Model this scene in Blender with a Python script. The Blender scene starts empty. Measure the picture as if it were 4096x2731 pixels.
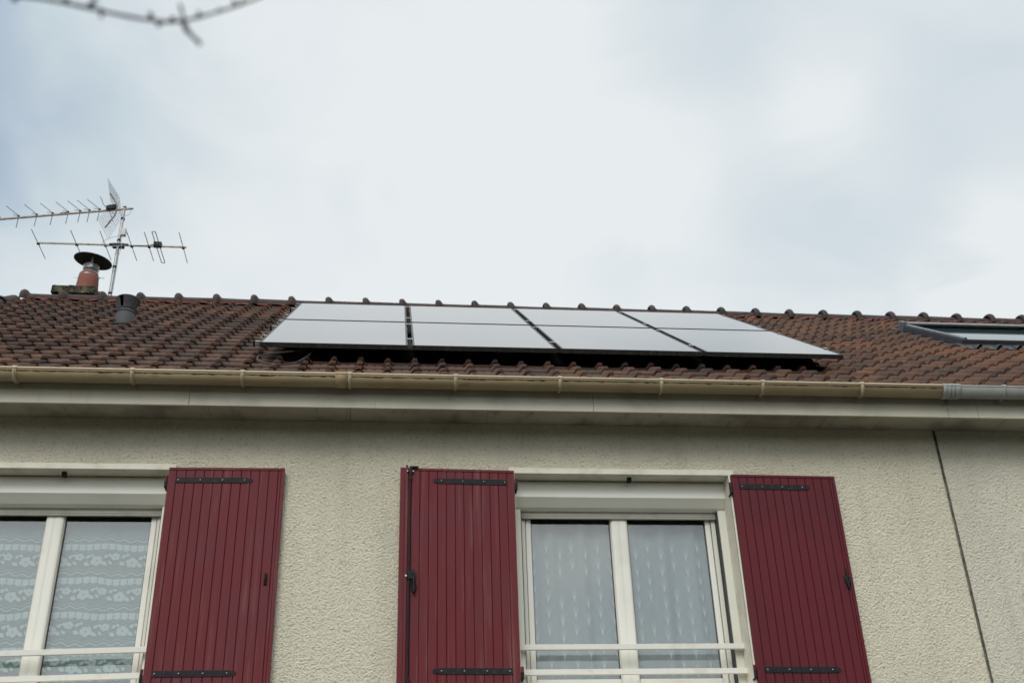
import bpy, math, random
from mathutils import Vector, Matrix
random.seed(7)
sc = bpy.context.scene
col = sc.collection
R = math.radians
ZC = 1.6

# ---------------------------------------------------------------- camera, sky, sun, exposure
def cam_axes(yaw, pitch, roll):
    cy, sy, cp, sp = math.cos(yaw), math.sin(yaw), math.cos(pitch), math.sin(pitch)
    f = Vector((sy*cp, cy*cp, sp)); r = Vector((cy, -sy, 0)); u = r.cross(f)
    c, q = math.cos(roll), math.sin(roll)
    return c*r + q*u, -q*r + c*u, f
cr_, cu_, cf_ = cam_axes(R(6.68038), R(29.1817), R(-1.98519))
cd = bpy.data.cameras.new('camera'); cam = bpy.data.objects.new('camera', cd); col.objects.link(cam)
M = Matrix.Identity(4)
for i in range(3):
    M[i][0] = cr_[i]; M[i][1] = cu_[i]; M[i][2] = -cf_[i]
M[2][3] = ZC
cam.matrix_world = M
cd.sensor_width = 36; cd.lens = 39.375; cd.clip_start = .05; cd.clip_end = 5000
cd.dof.use_dof = True; cd.dof.focus_distance = 8.6; cd.dof.aperture_fstop = 2.0
sc.camera = cam

SUN_EL, SUN_AZ = 42, 198     # azimuth measured clockwise from +Y (north); 200 = behind the viewer, to the left
sun = bpy.data.lights.new('sun', 'SUN'); sun.energy = 1.65; sun.angle = R(28); sun.color = (1, .965, .9)
so = bpy.data.objects.new('sun', sun); col.objects.link(so)
sd = Vector((math.sin(R(SUN_AZ))*math.cos(R(SUN_EL)), math.cos(R(SUN_AZ))*math.cos(R(SUN_EL)), math.sin(R(SUN_EL))))
so.rotation_euler = sd.to_track_quat('Z', 'Y').to_euler(); so.location = sd*50

W = bpy.data.worlds.new('World'); sc.world = W; W.use_nodes = True
nt = W.node_tree; N = nt.nodes; Lk = nt.links
bg = N['Background']; bg.inputs[1].default_value = 0.1
sky = N.new('ShaderNodeTexSky'); sky.sky_type = 'NISHITA'; sky.sun_disc = False
sky.sun_elevation = R(SUN_EL); sky.sun_rotation = R(SUN_AZ); sky.altitude = 100; sky.air_density = 1.2; sky.dust_density = 2.0; sky.ozone_density = 1.0
tc = N.new('ShaderNodeTexCoord')
def wmath(op, a, b=None, clamp=False):
    m = N.new('ShaderNodeMath'); m.operation = op; m.use_clamp = clamp
    for i, v in enumerate((a, b)):
        if v is None: continue
        if isinstance(v, (int, float)): m.inputs[i].default_value = v
        else: Lk.new(v, m.inputs[i])
    return m.outputs[0]
mp = N.new('ShaderNodeMapping'); mp.inputs['Scale'].default_value = (1, 1, 1.6); Lk.new(tc.outputs['Generated'], mp.inputs[0])
n1 = N.new('ShaderNodeTexNoise'); n1.inputs['Scale'].default_value = 2.3; n1.inputs['Detail'].default_value = 4; n1.inputs['Roughness'].default_value = .45; n1.inputs['Distortion'].default_value = .5
Lk.new(mp.outputs[0], n1.inputs['Vector'])
nf = N.new('ShaderNodeTexNoise'); nf.inputs['Scale'].default_value = 6; nf.inputs['Detail'].default_value = 8; nf.inputs['Roughness'].default_value = .5; nf.inputs['Distortion'].default_value = .8
Lk.new(mp.outputs[0], nf.inputs['Vector'])
# warp the direction a little, so the cloud masses have uneven borders
wv = N.new('ShaderNodeVectorMath'); wv.operation = 'SUBTRACT'; Lk.new(nf.outputs['Color'], wv.inputs[0]); wv.inputs[1].default_value = (.5, .5, .5)
ws = N.new('ShaderNodeVectorMath'); ws.operation = 'SCALE'; Lk.new(wv.outputs[0], ws.inputs[0]); ws.inputs['Scale'].default_value = .18
wa = N.new('ShaderNodeVectorMath'); wa.operation = 'ADD'; Lk.new(tc.outputs['Generated'], wa.inputs[0]); Lk.new(ws.outputs[0], wa.inputs[1])
def mass(d, rad, amp):       # a soft cloud mass (or a thin place) round a direction of the sky
    d = Vector(d).normalized()
    v = N.new('ShaderNodeVectorMath'); v.operation = 'DISTANCE'; Lk.new(wa.outputs[0], v.inputs[0]); v.inputs[1].default_value = d
    mr = N.new('ShaderNodeMapRange'); mr.interpolation_type = 'SMOOTHSTEP'
    Lk.new(v.outputs['Value'], mr.inputs[0]); mr.inputs[1].default_value = rad; mr.inputs[2].default_value = 0; mr.inputs[3].default_value = 0; mr.inputs[4].default_value = amp
    return mr.outputs[0]
cov = wmath('ADD', wmath('MULTIPLY', n1.outputs[0], .50), .51)
cov = wmath('ADD', cov, wmath('MULTIPLY', nf.outputs[0], .30))
MASSES = [((-.42, .67, .63), .32, -.95), ((-.22, .776, .589), .26, -.06), ((.245, .67, .70), .15, -.24), ((.41, .65, .64), .12, -.18), ((.52, .62, .60), .15, -.24), ((.43, .72, .545), .13, -.16),
          ((.33, .767, .55), .13, -.26), ((.19, .82, .53), .11, -.18), ((.135, .787, .60), .24, .22), ((.50, .718, .485), .11, .55), ((.36, .69, .63), .10, .2), ((.05, .78, .63), .35, .10),
          ((.11, -.935, .34), .13, .35), ((-.33, -.88, .34), .35, .12), ((.27, -.93, .24), .20, -.40), ((.17, -.95, .25), .10, -.15)]
for d, rad, amp in MASSES: cov = wmath('ADD', cov, mass(d, rad, amp))
cl = wmath('MULTIPLY', cov, 1.0, True)
cr = N.new('ShaderNodeValToRGB'); Lk.new(cl, cr.inputs[0])
e = cr.color_ramp.elements; e[0].position = 0; e[0].color = (3.6, 4.7, 6.3, 1); e[1].position = 1; e[1].color = (8.0, 8.4, 8.6, 1)
m_ = e.new(.5); m_.color = (6.15, 7.1, 7.65, 1)
mx = N.new('ShaderNodeMix'); mx.data_type = 'RGBA'
Lk.new(wmath('ADD', wmath('MULTIPLY', cl, .2), .8, True), mx.inputs['Factor']); Lk.new(sky.outputs[0], mx.inputs['A']); Lk.new(cr.outputs[0], mx.inputs['B'])
# the cloud is brightest round the veiled sun, behind the viewer
glow = wmath('ADD', mass((-.22, -.76, .60), 1.05, 1.15), 1.0)
gm_ = N.new('ShaderNodeVectorMath'); gm_.operation = 'SCALE'; Lk.new(mx.outputs['Result'], gm_.inputs[0]); Lk.new(glow, gm_.inputs['Scale'])
Lk.new(gm_.outputs[0], bg.inputs[0])

sc.render.engine = 'CYCLES'
vs = sc.view_settings; vs.view_transform = 'Standard'; vs.look = 'None'; vs.gamma = 1; vs.exposure = 0.0
sc.render.film_transparent = False

# ---------------------------------------------------------------- helpers
class MB:
    def __init__(s): s.v = []; s.f = []; s.m = []; s.sm = []; s.a = []
    def add(s, vs_, fs, mat=0, smooth=False, attr=0.0):
        o = len(s.v)
        s.v += [tuple(p) for p in vs_]
        s.a += (list(attr) if hasattr(attr, '__len__') else [attr]*len(vs_))
        for f in fs: s.f.append(tuple(i+o for i in f)); s.m.append(mat); s.sm.append(smooth)
        return s
    def box(s, x0, x1, y0, y1, z0, z1, mat=0):
        vs_ = [(x, y, z) for z in (z0, z1) for y in (y0, y1) for x in (x0, x1)]
        return s.add(vs_, [(0,2,3,1), (4,5,7,6), (0,1,5,4), (2,6,7,3), (0,4,6,2), (1,3,7,5)], mat)
    def prism(s, poly, x0, x1, mat=0, smooth=False):        # poly of (y,z), extruded along x
        n = len(poly)
        vs_ = [(x0, y, z) for y, z in poly] + [(x1, y, z) for y, z in poly]
        fs = [(i, (i+1) % n, n+(i+1) % n, n+i) for i in range(n)]
        s.add(vs_, fs, mat, smooth)
        return s.add(vs_, [tuple(range(n-1, -1, -1)), tuple(range(n, 2*n))], mat)
    def tube(s, pts, r, n=8, mat=0, caps=True, smooth=True):
        pts = [Vector(p) for p in pts]; k = len(pts)
        rs = r if hasattr(r, '__len__') else [r]*k
        vs_ = []; up0 = None
        for i, p in enumerate(pts):
            t = (pts[min(i+1, k-1)] - pts[max(i-1, 0)]).normalized()
            if up0 is None:
                up0 = t.orthogonal().normalized()
            a = (up0 - t*up0.dot(t)).normalized(); up0 = a; b = t.cross(a)
            for j in range(n):
                an = 2*math.pi*j/n + math.pi/n
                vs_.append(p + (a*math.cos(an) + b*math.sin(an))*rs[i])
        fs = [(i*n+j, i*n+(j+1) % n, (i+1)*n+(j+1) % n, (i+1)*n+j) for i in range(k-1) for j in range(n)]
        s.add(vs_, fs, mat, smooth)
        if caps: s.add(vs_[:n], [tuple(range(n-1, -1, -1))], mat); s.add(vs_[-n:], [tuple(range(n))], mat)
        return s
    def lathe(s, prof, c, n=28, mat=0, rot=None, smooth=True):   # prof of (r,z)
        vs_ = []
        for r, z in prof:
            for j in range(n):
                a = 2*math.pi*j/n; p = Vector((r*math.cos(a), r*math.sin(a), z))
                if rot: p = rot @ p
                vs_.append(p + Vector(c))
        fs = [(i*n+j, i*n+(j+1) % n, (i+1)*n+(j+1) % n, (i+1)*n+j) for i in range(len(prof)-1) for j in range(n)]
        return s.add(vs_, fs, mat, smooth)
    def xf(s, fn): s.v = [tuple(fn(Vector(p))) for p in s.v]; return s

ORG = {}
def wo(o): return ORG.get(o.name, Vector((0, 0, 0)))
def empty(name, loc, label=None, cat=None, group=None, parent=None, kind=None):
    o = bpy.data.objects.new(name, None); col.objects.link(o); o.empty_display_size = .1
    o.parent = parent; loc = Vector(loc); o.location = loc - (wo(parent) if parent else Vector())
    ORG[o.name] = loc; tag(o, label, cat, group, kind); return o
def tag(o, label=None, cat=None, group=None, kind=None):
    if label: o['label'] = label
    if cat: o['category'] = cat
    if group: o['group'] = group
    if kind: o['kind'] = kind
    return o
def build(name, mb, mats, parent=None, loc=None, bevel=0, label=None, attr=None, segs=2):
    if not isinstance(mats, (list, tuple)): mats = [mats]
    if loc is None:
        xs = [min(p[i] for p in mb.v) for i in range(3)]; xm = [max(p[i] for p in mb.v) for i in range(3)]
        loc = Vector(((xs[0]+xm[0])/2, (xs[1]+xm[1])/2, xs[2]))
    loc = Vector(loc)
    me = bpy.data.meshes.new(name)
    me.from_pydata([tuple(Vector(p)-loc) for p in mb.v], [], mb.f)
    for m in mats: me.materials.append(m)
    me.polygons.foreach_set('material_index', mb.m); me.polygons.foreach_set('use_smooth', mb.sm)
    if attr:
        at = me.attributes.new(attr, 'FLOAT', 'POINT'); at.data.foreach_set('value', mb.a)
    me.validate(); me.update()
    o = bpy.data.objects.new(name, me); col.objects.link(o)
    o.parent = parent; o.location = loc - (wo(parent) if parent else Vector())
    ORG[o.name] = loc
    if bevel:
        b = o.modifiers.new('bevel', 'BEVEL'); b.width = bevel; b.segments = segs; b.limit_method = 'ANGLE'; b.angle_limit = R(40)
    if label: o['label'] = label
    return o
def copy_at(o, delta, parent=None):
    c = o.copy(); col.objects.link(c); c.parent = parent if parent else o.parent
    w_ = wo(o) + Vector(delta); ORG[c.name] = w_; c.location = w_ - (wo(c.parent) if c.parent else Vector())
    if 'category' in c.keys() and parent: del c['category']
    return c
def copy_tree(o, delta):
    c = o.copy(); col.objects.link(c); c.location = o.location + Vector(delta)
    def rec(a, b):
        for ch in list(a.children):
            d = ch.copy(); col.objects.link(d); d.parent = b; rec(ch, d)
    rec(o, c); return c

# ---------------------------------------------------------------- materials
def mat(name, base, rough=.6, spec=.5, metal=0, noise=None, bump=None, streak=None, coat=0):
    """base rgb; noise=(scale, other rgb, lo, hi); bump=(scale, strength, dist); streak=(vector scale, other rgb, lo, hi)"""
    m = bpy.data.materials.new(name); m.use_nodes = True
    t = m.node_tree; n = t.nodes; l = t.links; p = n['Principled BSDF']
    p.inputs['Base Color'].default_value = (*base, 1); p.inputs['Roughness'].default_value = rough
    p.inputs['Metallic'].default_value = metal; p.inputs['Specular IOR Level'].default_value = spec
    p.inputs['Coat Weight'].default_value = coat
    g = n.new('ShaderNodeNewGeometry'); last = None
    for k, dat in enumerate((noise, streak)):
        if not dat: continue
        sc_, c2, lo, hi = dat
        tx = n.new('ShaderNodeTexNoise'); tx.inputs['Detail'].default_value = 6; tx.inputs['Roughness'].default_value = .6
        if hasattr(sc_, '__len__'):
            mpn = n.new('ShaderNodeMapping'); mpn.inputs['Scale'].default_value = sc_
            l.new(g.outputs['Position'], mpn.inputs[0]); l.new(mpn.outputs[0], tx.inputs['Vector']); tx.inputs['Scale'].default_value = 1
        else:
            l.new(g.outputs['Position'], tx.inputs['Vector']); tx.inputs['Scale'].default_value = sc_
        mr = n.new('ShaderNodeMapRange'); mr.interpolation_type = 'SMOOTHSTEP'; l.new(tx.outputs[0], mr.inputs[0]); mr.inputs[1].default_value = lo; mr.inputs[2].default_value = hi
        mixn = n.new('ShaderNodeMix'); mixn.data_type = 'RGBA'; l.new(mr.outputs[0], mixn.inputs['Factor'])
        if last is None: mixn.inputs['A'].default_value = (*base, 1)
        else: l.new(last, mixn.inputs['A'])
        mixn.inputs['B'].default_value = (*c2, 1); last = mixn.outputs['Result']
    if last is not None: l.new(last, p.inputs['Base Color'])
    if bump:
        tx = n.new('ShaderNodeTexNoise'); tx.inputs['Scale'].default_value = bump[0]; tx.inputs['Detail'].default_value = 5
        l.new(g.outputs['Position'], tx.inputs['Vector'])
        b = n.new('ShaderNodeBump'); b.inputs['Strength'].default_value = bump[1]; b.inputs['Distance'].default_value = bump[2]
        l.new(tx.outputs[0], b.inputs['Height']); l.new(b.outputs[0], p.inputs['Normal'])
    return m

def render_mat(name, base, pit_col):
    m = bpy.data.materials.new(name); m.use_nodes = True
    t = m.node_tree; n = t.nodes; l = t.links; p = n['Principled BSDF']; p.inputs['Roughness'].default_value = .95; p.inputs['Specular IOR Level'].default_value = .1
    g = n.new('ShaderNodeNewGeometry')
    def nz(s, d=4, r_=.55, dist=0):
        x = n.new('ShaderNodeTexNoise'); x.inputs['Scale'].default_value = s; x.inputs['Detail'].default_value = d; x.inputs['Roughness'].default_value = r_; x.inputs['Distortion'].default_value = dist
        l.new(g.outputs['Position'], x.inputs['Vector']); return x.outputs[0]
    a = nz(62, 4, .7, .35); b = nz(140, 3, .6, .5); c = nz(1.3, 4)
    v = n.new('ShaderNodeTexVoronoi'); v.inputs['Scale'].default_value = 90; v.feature = 'SMOOTH_F1'
    wv_ = n.new('ShaderNodeVectorMath'); wv_.operation = 'MULTIPLY_ADD'
    nn = n.new('ShaderNodeTexNoise'); nn.inputs['Scale'].default_value = 70; l.new(g.outputs['Position'], nn.inputs['Vector'])
    l.new(nn.outputs['Color'], wv_.inputs[0]); wv_.inputs[1].default_value = (.012, .012, .012); l.new(g.outputs['Position'], wv_.inputs[2])
    l.new(wv_.outputs[0], v.inputs['Vector'])
    def mt(op, x, y, cl_=False):
        q = n.new('ShaderNodeMath'); q.operation = op; q.use_clamp = cl_
        for i, z in enumerate((x, y)):
            if isinstance(z, (int, float)): q.inputs[i].default_value = z
            else: l.new(z, q.inputs[i])
        return q.outputs[0]
    h = mt('ADD', mt('MULTIPLY', a, 1.3), mt('ADD', mt('MULTIPLY', b, .5), mt('MULTIPLY', v.outputs['Distance'], -.75)))
    bp = n.new('ShaderNodeBump'); bp.inputs['Strength'].default_value = 1.0; bp.inputs['Distance'].default_value = .0115
    l.new(h, bp.inputs['Height']); l.new(bp.outputs[0], p.inputs['Normal'])
    # deep pits of the roughcast take the darker second colour
    pit = n.new('ShaderNodeMapRange'); l.new(h, pit.inputs[0]); pit.inputs[1].default_value = .46; pit.inputs[2].default_value = .26; 
    mx1 = n.new('ShaderNodeMix'); mx1.data_type = 'RGBA'; mx1.inputs['A'].default_value = (*base, 1); mx1.inputs['B'].default_value = (*pit_col, 1)
    l.new(mt('MULTIPLY', pit.outputs[0], .45, True), mx1.inputs['Factor'])
    mx2 = n.new('ShaderNodeMix'); mx2.data_type = 'RGBA'; l.new(mx1.outputs['Result'], mx2.inputs['A']); mx2.inputs['B'].default_value = (*[q*.78 for q in base], 1)
    mr = n.new('ShaderNodeMapRange'); l.new(c, mr.inputs[0]); mr.inputs[1].default_value = .45; mr.inputs[2].default_value = .75
    l.new(mt('MULTIPLY', mr.outputs[0], .6), mx2.inputs['Factor'])
    # faint runs of rain grime
    mpn = n.new('ShaderNodeMapping'); mpn.inputs['Scale'].default_value = (7, 7, .55); l.new(g.outputs['Position'], mpn.inputs[0])
    rs = n.new('ShaderNodeTexNoise'); rs.inputs['Scale'].default_value = 1; rs.inputs['Detail'].default_value = 5; l.new(mpn.outputs[0], rs.inputs['Vector'])
    mr2 = n.new('ShaderNodeMapRange'); mr2.interpolation_type = 'SMOOTHSTEP'; l.new(rs.outputs[0], mr2.inputs[0]); mr2.inputs[1].default_value = .52; mr2.inputs[2].default_value = .78
    mx3 = n.new('ShaderNodeMix'); mx3.data_type = 'RGBA'; l.new(mx2.outputs['Result'], mx3.inputs['A']); mx3.inputs['B'].default_value = (*[q*.62 for q in base], 1)
    l.new(mt('MULTIPLY', mr2.outputs[0], .28), mx3.inputs['Factor'])
    l.new(mx3.outputs['Result'], p.inputs['Base Color'])
    return m

def tile_mat(name, shift=0.0):
    m = bpy.data.materials.new(name); m.use_nodes = True
    t = m.node_tree; n = t.nodes; l = t.links; p = n['Principled BSDF']; p.inputs['Roughness'].default_value = .92; p.inputs['Specular IOR Level'].default_value = .12
    g = n.new('ShaderNodeNewGeometry')
    def nz(s, d=4, r_=.55):
        x = n.new('ShaderNodeTexNoise'); x.inputs['Scale'].default_value = s; x.inputs['Detail'].default_value = d; x.inputs['Roughness'].default_value = r_
        l.new(g.outputs['Position'], x.inputs['Vector']); return x.outputs[0]
    def mt(op, x, y=0., cl_=False):
        q = n.new('ShaderNodeMath'); q.operation = op; q.use_clamp = cl_
        for i, z in enumerate((x, y)):
            if isinstance(z, (int, float)): q.inputs[i].default_value = z
            else: l.new(z, q.inputs[i])
        return q.outputs[0]
    big = nz(.9, 3)
    f = mt('ADD', mt('MULTIPLY', g.outputs['Random Per Island'], .55), mt('MULTIPLY', mt('SUBTRACT', big, .5), 1.7))
    f = mt('ADD', f, .18+shift)
    rp = n.new('ShaderNodeValToRGB'); l.new(f, rp.inputs[0]); e = rp.color_ramp.elements
    e[0].position = 0; e[0].color = (.056, .045, .041, 1); e[1].position = 1; e[1].color = (.148, .082, .055, 1)
    for ps, c in ((.25, (.070, .052, .045)), (.5, (.096, .063, .051)), (.75, (.120, .073, .053))):
        q = e.new(ps); q.color = (*c, 1)
    at = n.new('ShaderNodeAttribute'); at.attribute_name = 'wear'
    w = mt('MULTIPLY', at.outputs['Fac'], mt('MULTIPLY', mt('SUBTRACT', nz(9, 3), .44), 4, True), True)
    m1 = n.new('ShaderNodeMix'); m1.data_type = 'RGBA'; l.new(mt('MULTIPLY', w, .65), m1.inputs['Factor']); l.new(rp.outputs[0], m1.inputs['A']); m1.inputs['B'].default_value = (.22, .088, .052, 1)
    sp = mt('MULTIPLY', mt('SUBTRACT', nz(60, 5, .7), .56), 5, True)
    m2 = n.new('ShaderNodeMix'); m2.data_type = 'RGBA'; l.new(mt('MULTIPLY', sp, .38), m2.inputs['Factor']); l.new(m1.outputs['Result'], m2.inputs['A']); m2.inputs['B'].default_value = (.075, .08, .055, 1)
    sp2 = mt('MULTIPLY', mt('SUBTRACT', nz(25, 5, .7), .55), 4, True)
    m3 = n.new('ShaderNodeMix'); m3.data_type = 'RGBA'; l.new(mt('MULTIPLY', sp2, .42), m3.inputs['Factor']); l.new(m2.outputs['Result'], m3.inputs['A']); m3.inputs['B'].default_value = (.055, .045, .04, 1)
    l.new(m3.outputs['Result'], p.inputs['Base Color'])
    bp = n.new('ShaderNodeBump'); bp.inputs['Strength'].default_value = .35; bp.inputs['Distance'].default_value = .004; l.new(nz(120, 4), bp.inputs['Height']); l.new(bp.outputs[0], p.inputs['Normal'])
    return m

def glass_mat(name, ior=1.9, tint=(.93, .96, .96)):
    m = bpy.data.materials.new(name); m.use_nodes = True
    t = m.node_tree; n = t.nodes; l = t.links; n.remove(n['Principled BSDF'])
    tr = n.new('ShaderNodeBsdfTransparent'); tr.inputs[0].default_value = (*tint, 1)
    gl = n.new('ShaderNodeBsdfGlossy'); gl.inputs['Roughness'].default_value = .01
    fr0 = n.new('ShaderNodeFresnel'); fr0.inputs[0].default_value = ior; gg = n.new('ShaderNodeNewGeometry')
    inv = n.new('ShaderNodeMath'); inv.operation = 'SUBTRACT'; inv.inputs[0].default_value = 1; l.new(gg.outputs['Backfacing'], inv.inputs[1])
    fr = n.new('ShaderNodeMath'); fr.operation = 'MULTIPLY'; l.new(fr0.outputs[0], fr.inputs[0]); l.new(inv.outputs[0], fr.inputs[1])
    mxs = n.new('ShaderNodeMixShader'); l.new(fr.outputs[0], mxs.inputs[0]); l.new(tr.outputs[0], mxs.inputs[1]); l.new(gl.outputs[0], mxs.inputs[2])
    l.new(mxs.outputs[0], n['Material Output'].inputs[0]); return m

def cloth_mat(name, c, alpha):
    m = bpy.data.materials.new(name); m.use_nodes = True
    t = m.node_tree; n = t.nodes; l = t.links; n.remove(n['Principled BSDF'])
    df = n.new('ShaderNodeBsdfDiffuse'); df.inputs[0].default_value = (*c, 1)
    tl = n.new('ShaderNodeBsdfTranslucent'); tl.inputs[0].default_value = (*c, 1)
    a = n.new('ShaderNodeMixShader'); a.inputs[0].default_value = .06; l.new(df.outputs[0], a.inputs[1]); l.new(tl.outputs[0], a.inputs[2])
    tr = n.new('ShaderNodeBsdfTransparent'); b = n.new('ShaderNodeMixShader'); b.inputs[0].default_value = alpha
    l.new(tr.outputs[0], b.inputs[1]); l.new(a.outputs[0], b.inputs[2]); l.new(b.outputs[0], n['Material Output'].inputs[0]); return m

MT = dict(
    slat=mat('shaded_slat', (.40, .39, .34), .5, .3, noise=(6, (.30, .29, .25), .45, .75)),  # slat colour darkened to carry the shade under the roller box
    blocker=mat('horizon_blocker_green', (.045, .055, .03), .95, .1, noise=(.35, (.02, .026, .014), .42, .6), bump=(.8, 1, .8)),
    sheet=mat('painted_shade_black', (.004, .004, .004), .98, 0, noise=(14, (.008, .008, .008), .4, .7)),
    wall=render_mat('cream_roughcast', (.71, .665, .53), (.31, .27, .19)),
    wall2=render_mat('grey_roughcast', (.68, .645, .535), (.31, .28, .21)),
    tile=tile_mat('clay_tile'), tile2=tile_mat('clay_tile_brown', .14),
    ridge=mat('ridge_clay', (.068, .056, .052), .85, .15, noise=(14, (.04, .034, .032), .45, .7), streak=((3, 3, 3), (.095, .07, .06), .5, .75), bump=(90, .3, .004)),
    under=mat('red_underlay', (.32, .05, .04), .8, noise=(12, (.16, .04, .03), .4, .7)),
    deck=mat('roof_deck', (.03, .027, .025), .9, noise=(5, (.05, .04, .035), .4, .7)),
    fascia=mat('fascia_board', (.52, .495, .405), .7, .3, noise=(2.2, (.36, .34, .28), .45, .75), streak=((30, 3, 4), (.30, .28, .22), .60, .85), bump=(60, .1, .003)),
    soffit=mat('soffit_board', (.44, .41, .34), .8, .2, noise=(2.6, (.25, .22, .18), .42, .7), streak=((14, 2, 2), (.20, .17, .14), .55, .8)),
    beige=mat('beige_plastic', (.37, .285, .17), .5, .35, noise=(4, (.31, .235, .135), .42, .72), streak=((5, 26, 26), (.20, .155, .09), .56, .80)),
    beige2=mat('pale_beige_plastic', (.46, .39, .27), .45, .4, noise=(9, (.33, .27, .17), .5, .75)),
    grime=mat('gutter_moss', (.030, .030, .016), .95, .1, noise=(40, (.12, .10, .055), .52, .62)),
    grey=mat('grey_plastic', (.33, .34, .325), .55, .3, noise=(5, (.25, .255, .245), .45, .75)),
    red=mat('red_shutter_paint', (.125, .017, .022), .58, .2, noise=(2.4, (.112, .021, .029), .42, .68), streak=((34, 34, 1.6), (.165, .060, .056), .50, .78), bump=(70, .12, .002)),
    red2=mat('dark_red_shutter_paint', (.102, .011, .017), .55, .22, noise=(2.4, (.078, .011, .017), .42, .68), streak=((30, 30, 1.6), (.10, .016, .022), .50, .80), bump=(70, .12, .002)),
    iron=mat('black_iron', (.010, .010, .011), .65, .25, noise=(35, (.03, .03, .032), .5, .75), bump=(80, .3, .003)),
    black=mat('black_plastic', (.007, .007, .008), .6, .25, noise=(25, (.02, .02, .02), .5, .7)),
    white=mat('white_window_plastic', (.66, .65, .57), .35, .45, noise=(3, (.56, .55, .47), .5, .8)),
    sash=mat('white_sash_plastic', (.74, .73, .66), .3, .5, noise=(3, (.63, .62, .55), .5, .8)),
    trim=mat('white_surround_paint', (.73, .70, .60), .6, .3, noise=(5, (.55, .52, .43), .45, .75), streak=((22, 22, 40), (.42, .40, .33), .63, .78)),
    box=mat('white_box_metal', (.80, .79, .71), .4, .4, noise=(2.5, (.74, .73, .64), .5, .8)),
    rail=mat('chipped_white_rail_paint', (.66, .65, .60), .5, .4, noise=(12, (.54, .52, .45), .5, .8), streak=((14, 30, 60), (.26, .10, .04), .70, .76)),
    gasket=mat('dark_gasket', (.04, .04, .042), .7, noise=(30, (.06, .06, .06), .4, .7)),
    glass=glass_mat('window_glass', 2.45),
    pvframe=mat('black_panel_frame', (.018, .019, .02), .45, .5, noise=(30, (.035, .035, .033), .45, .65), streak=((70, 8, 8), (.055, .053, .045), .5, .7)),
    alu=mat('aluminium', (.55, .56, .57), .35, .5, .85, noise=(30, (.38, .39, .40), .45, .7)),
    alu2=mat('weathered_aluminium_frame', (.22, .23, .24), .4, .5, .7, noise=(20, (.15, .16, .17), .45, .7)),
    wire=mat('dark_cable', (.02, .02, .02), .45, .5, noise=(30, (.04, .04, .04), .4, .7)),
    terra=mat('terracotta', (.22, .085, .064), .8, .2, noise=(9, (.19, .075, .055), .42, .62), streak=((5, 5, 14), (.13, .075, .05), .58, .72), bump=(60, .2, .004)),
    moss=mat('mossy_concrete', (.10, .095, .075), .95, .1, noise=(16, (.028, .027, .018), .42, .6), streak=((20, 20, 30), (.20, .14, .025), .57, .66), bump=(35, .9, .02)),
    mortar=mat('pale_mortar', (.27, .26, .23), .9, .1, noise=(20, (.12, .115, .10), .45, .65), bump=(40, .5, .01)),
    steel=mat('galvanised_steel', (.42, .43, .43), .3, .5, .9, noise=(20, (.3, .3, .3), .45, .7)),
    capm=mat('black_cowl_metal', (.012, .012, .013), .5, .4, noise=(15, (.03, .03, .032), .45, .7)),
    vent=mat('charcoal_vent', (.060, .060, .064), .7, .3, noise=(12, (.04, .04, .043), .45, .7), bump=(70, .2, .003)),
    boom=mat('yellowed_boom_metal', (.22, .19, .145), .5, .4, .4, noise=(25, (.14, .10, .07), .48, .62)),
    mast=mat('grey_mast_metal', (.34, .35, .36), .45, .5, .4, noise=(12, (.2, .2, .2), .5, .7)),
    rod=mat('dark_blue_rod', (.03, .035, .06), .45, .5, .3, noise=(30, (.05, .05, .06), .4, .7)),
    wcable=mat('pale_cable', (.5, .5, .5), .5, noise=(30, (.4, .4, .4), .4, .7)),
    slate=mat('skylight_metal', (.055, .06, .066), .45, .5, .3, noise=(9, (.04, .043, .048), .45, .7)),
    slate2=mat('skylight_cover_metal', (.20, .215, .225), .35, .5, .5, noise=(15, (.13, .14, .15), .45, .7)),
    bark=mat('bark', (.06, .052, .048), .9, .2, noise=(40, (.03, .026, .024), .45, .65), bump=(60, .8, .01)),
    lace=cloth_mat('sheer_lace_net', (.21, .265, .255), .92), lacew=cloth_mat('dense_lace', (.44, .51, .50), .93),
    voile=cloth_mat('sheer_voile', (.34, .355, .36), .90), voilew=cloth_mat('voile_embroidery', (.62, .65, .66), .85),
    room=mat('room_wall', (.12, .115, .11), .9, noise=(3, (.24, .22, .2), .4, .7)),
    ground=mat('paving', (.075, .07, .062), .95, .1, noise=(.8, (.045, .05, .03), .42, .62), streak=(30, (.10, .095, .085), .5, .75), bump=(20, .4, .02)),
    joint=mat('joint_sealant', (.19, .185, .15), .9, .1, noise=(30, (.09, .088, .07), .42, .65), bump=(60, .6, .01)),
)
# photovoltaic glass: dark cells under clear glass
pv = mat('solar_glass', (.012, .013, .016), .07, .9, noise=(1.2, (.035, .036, .034), .45, .75), streak=((9, 1.1, 1.1), (.05, .05, .046), .55, .8), coat=.45)
pv.node_tree.nodes['Principled BSDF'].inputs['IOR'].default_value = 1.6
pv.node_tree.nodes['Principled BSDF'].inputs['Coat Roughness'].default_value = .03
MT['pv'] = pv
skg = mat('skylight_glass', (.03, .06, .06), .03, .8, noise=(1.5, (.035, .055, .055), .4, .7)); MT['skg'] = skg

# ---------------------------------------------------------------- setting
g = MB(); g.add([(-400, -400, 0), (400, -400, 0), (400, 400, 0), (-400, 400, 0)], [(0, 1, 2, 3)])
tag(build('ground', g, MT['ground']), kind='structure')
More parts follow.
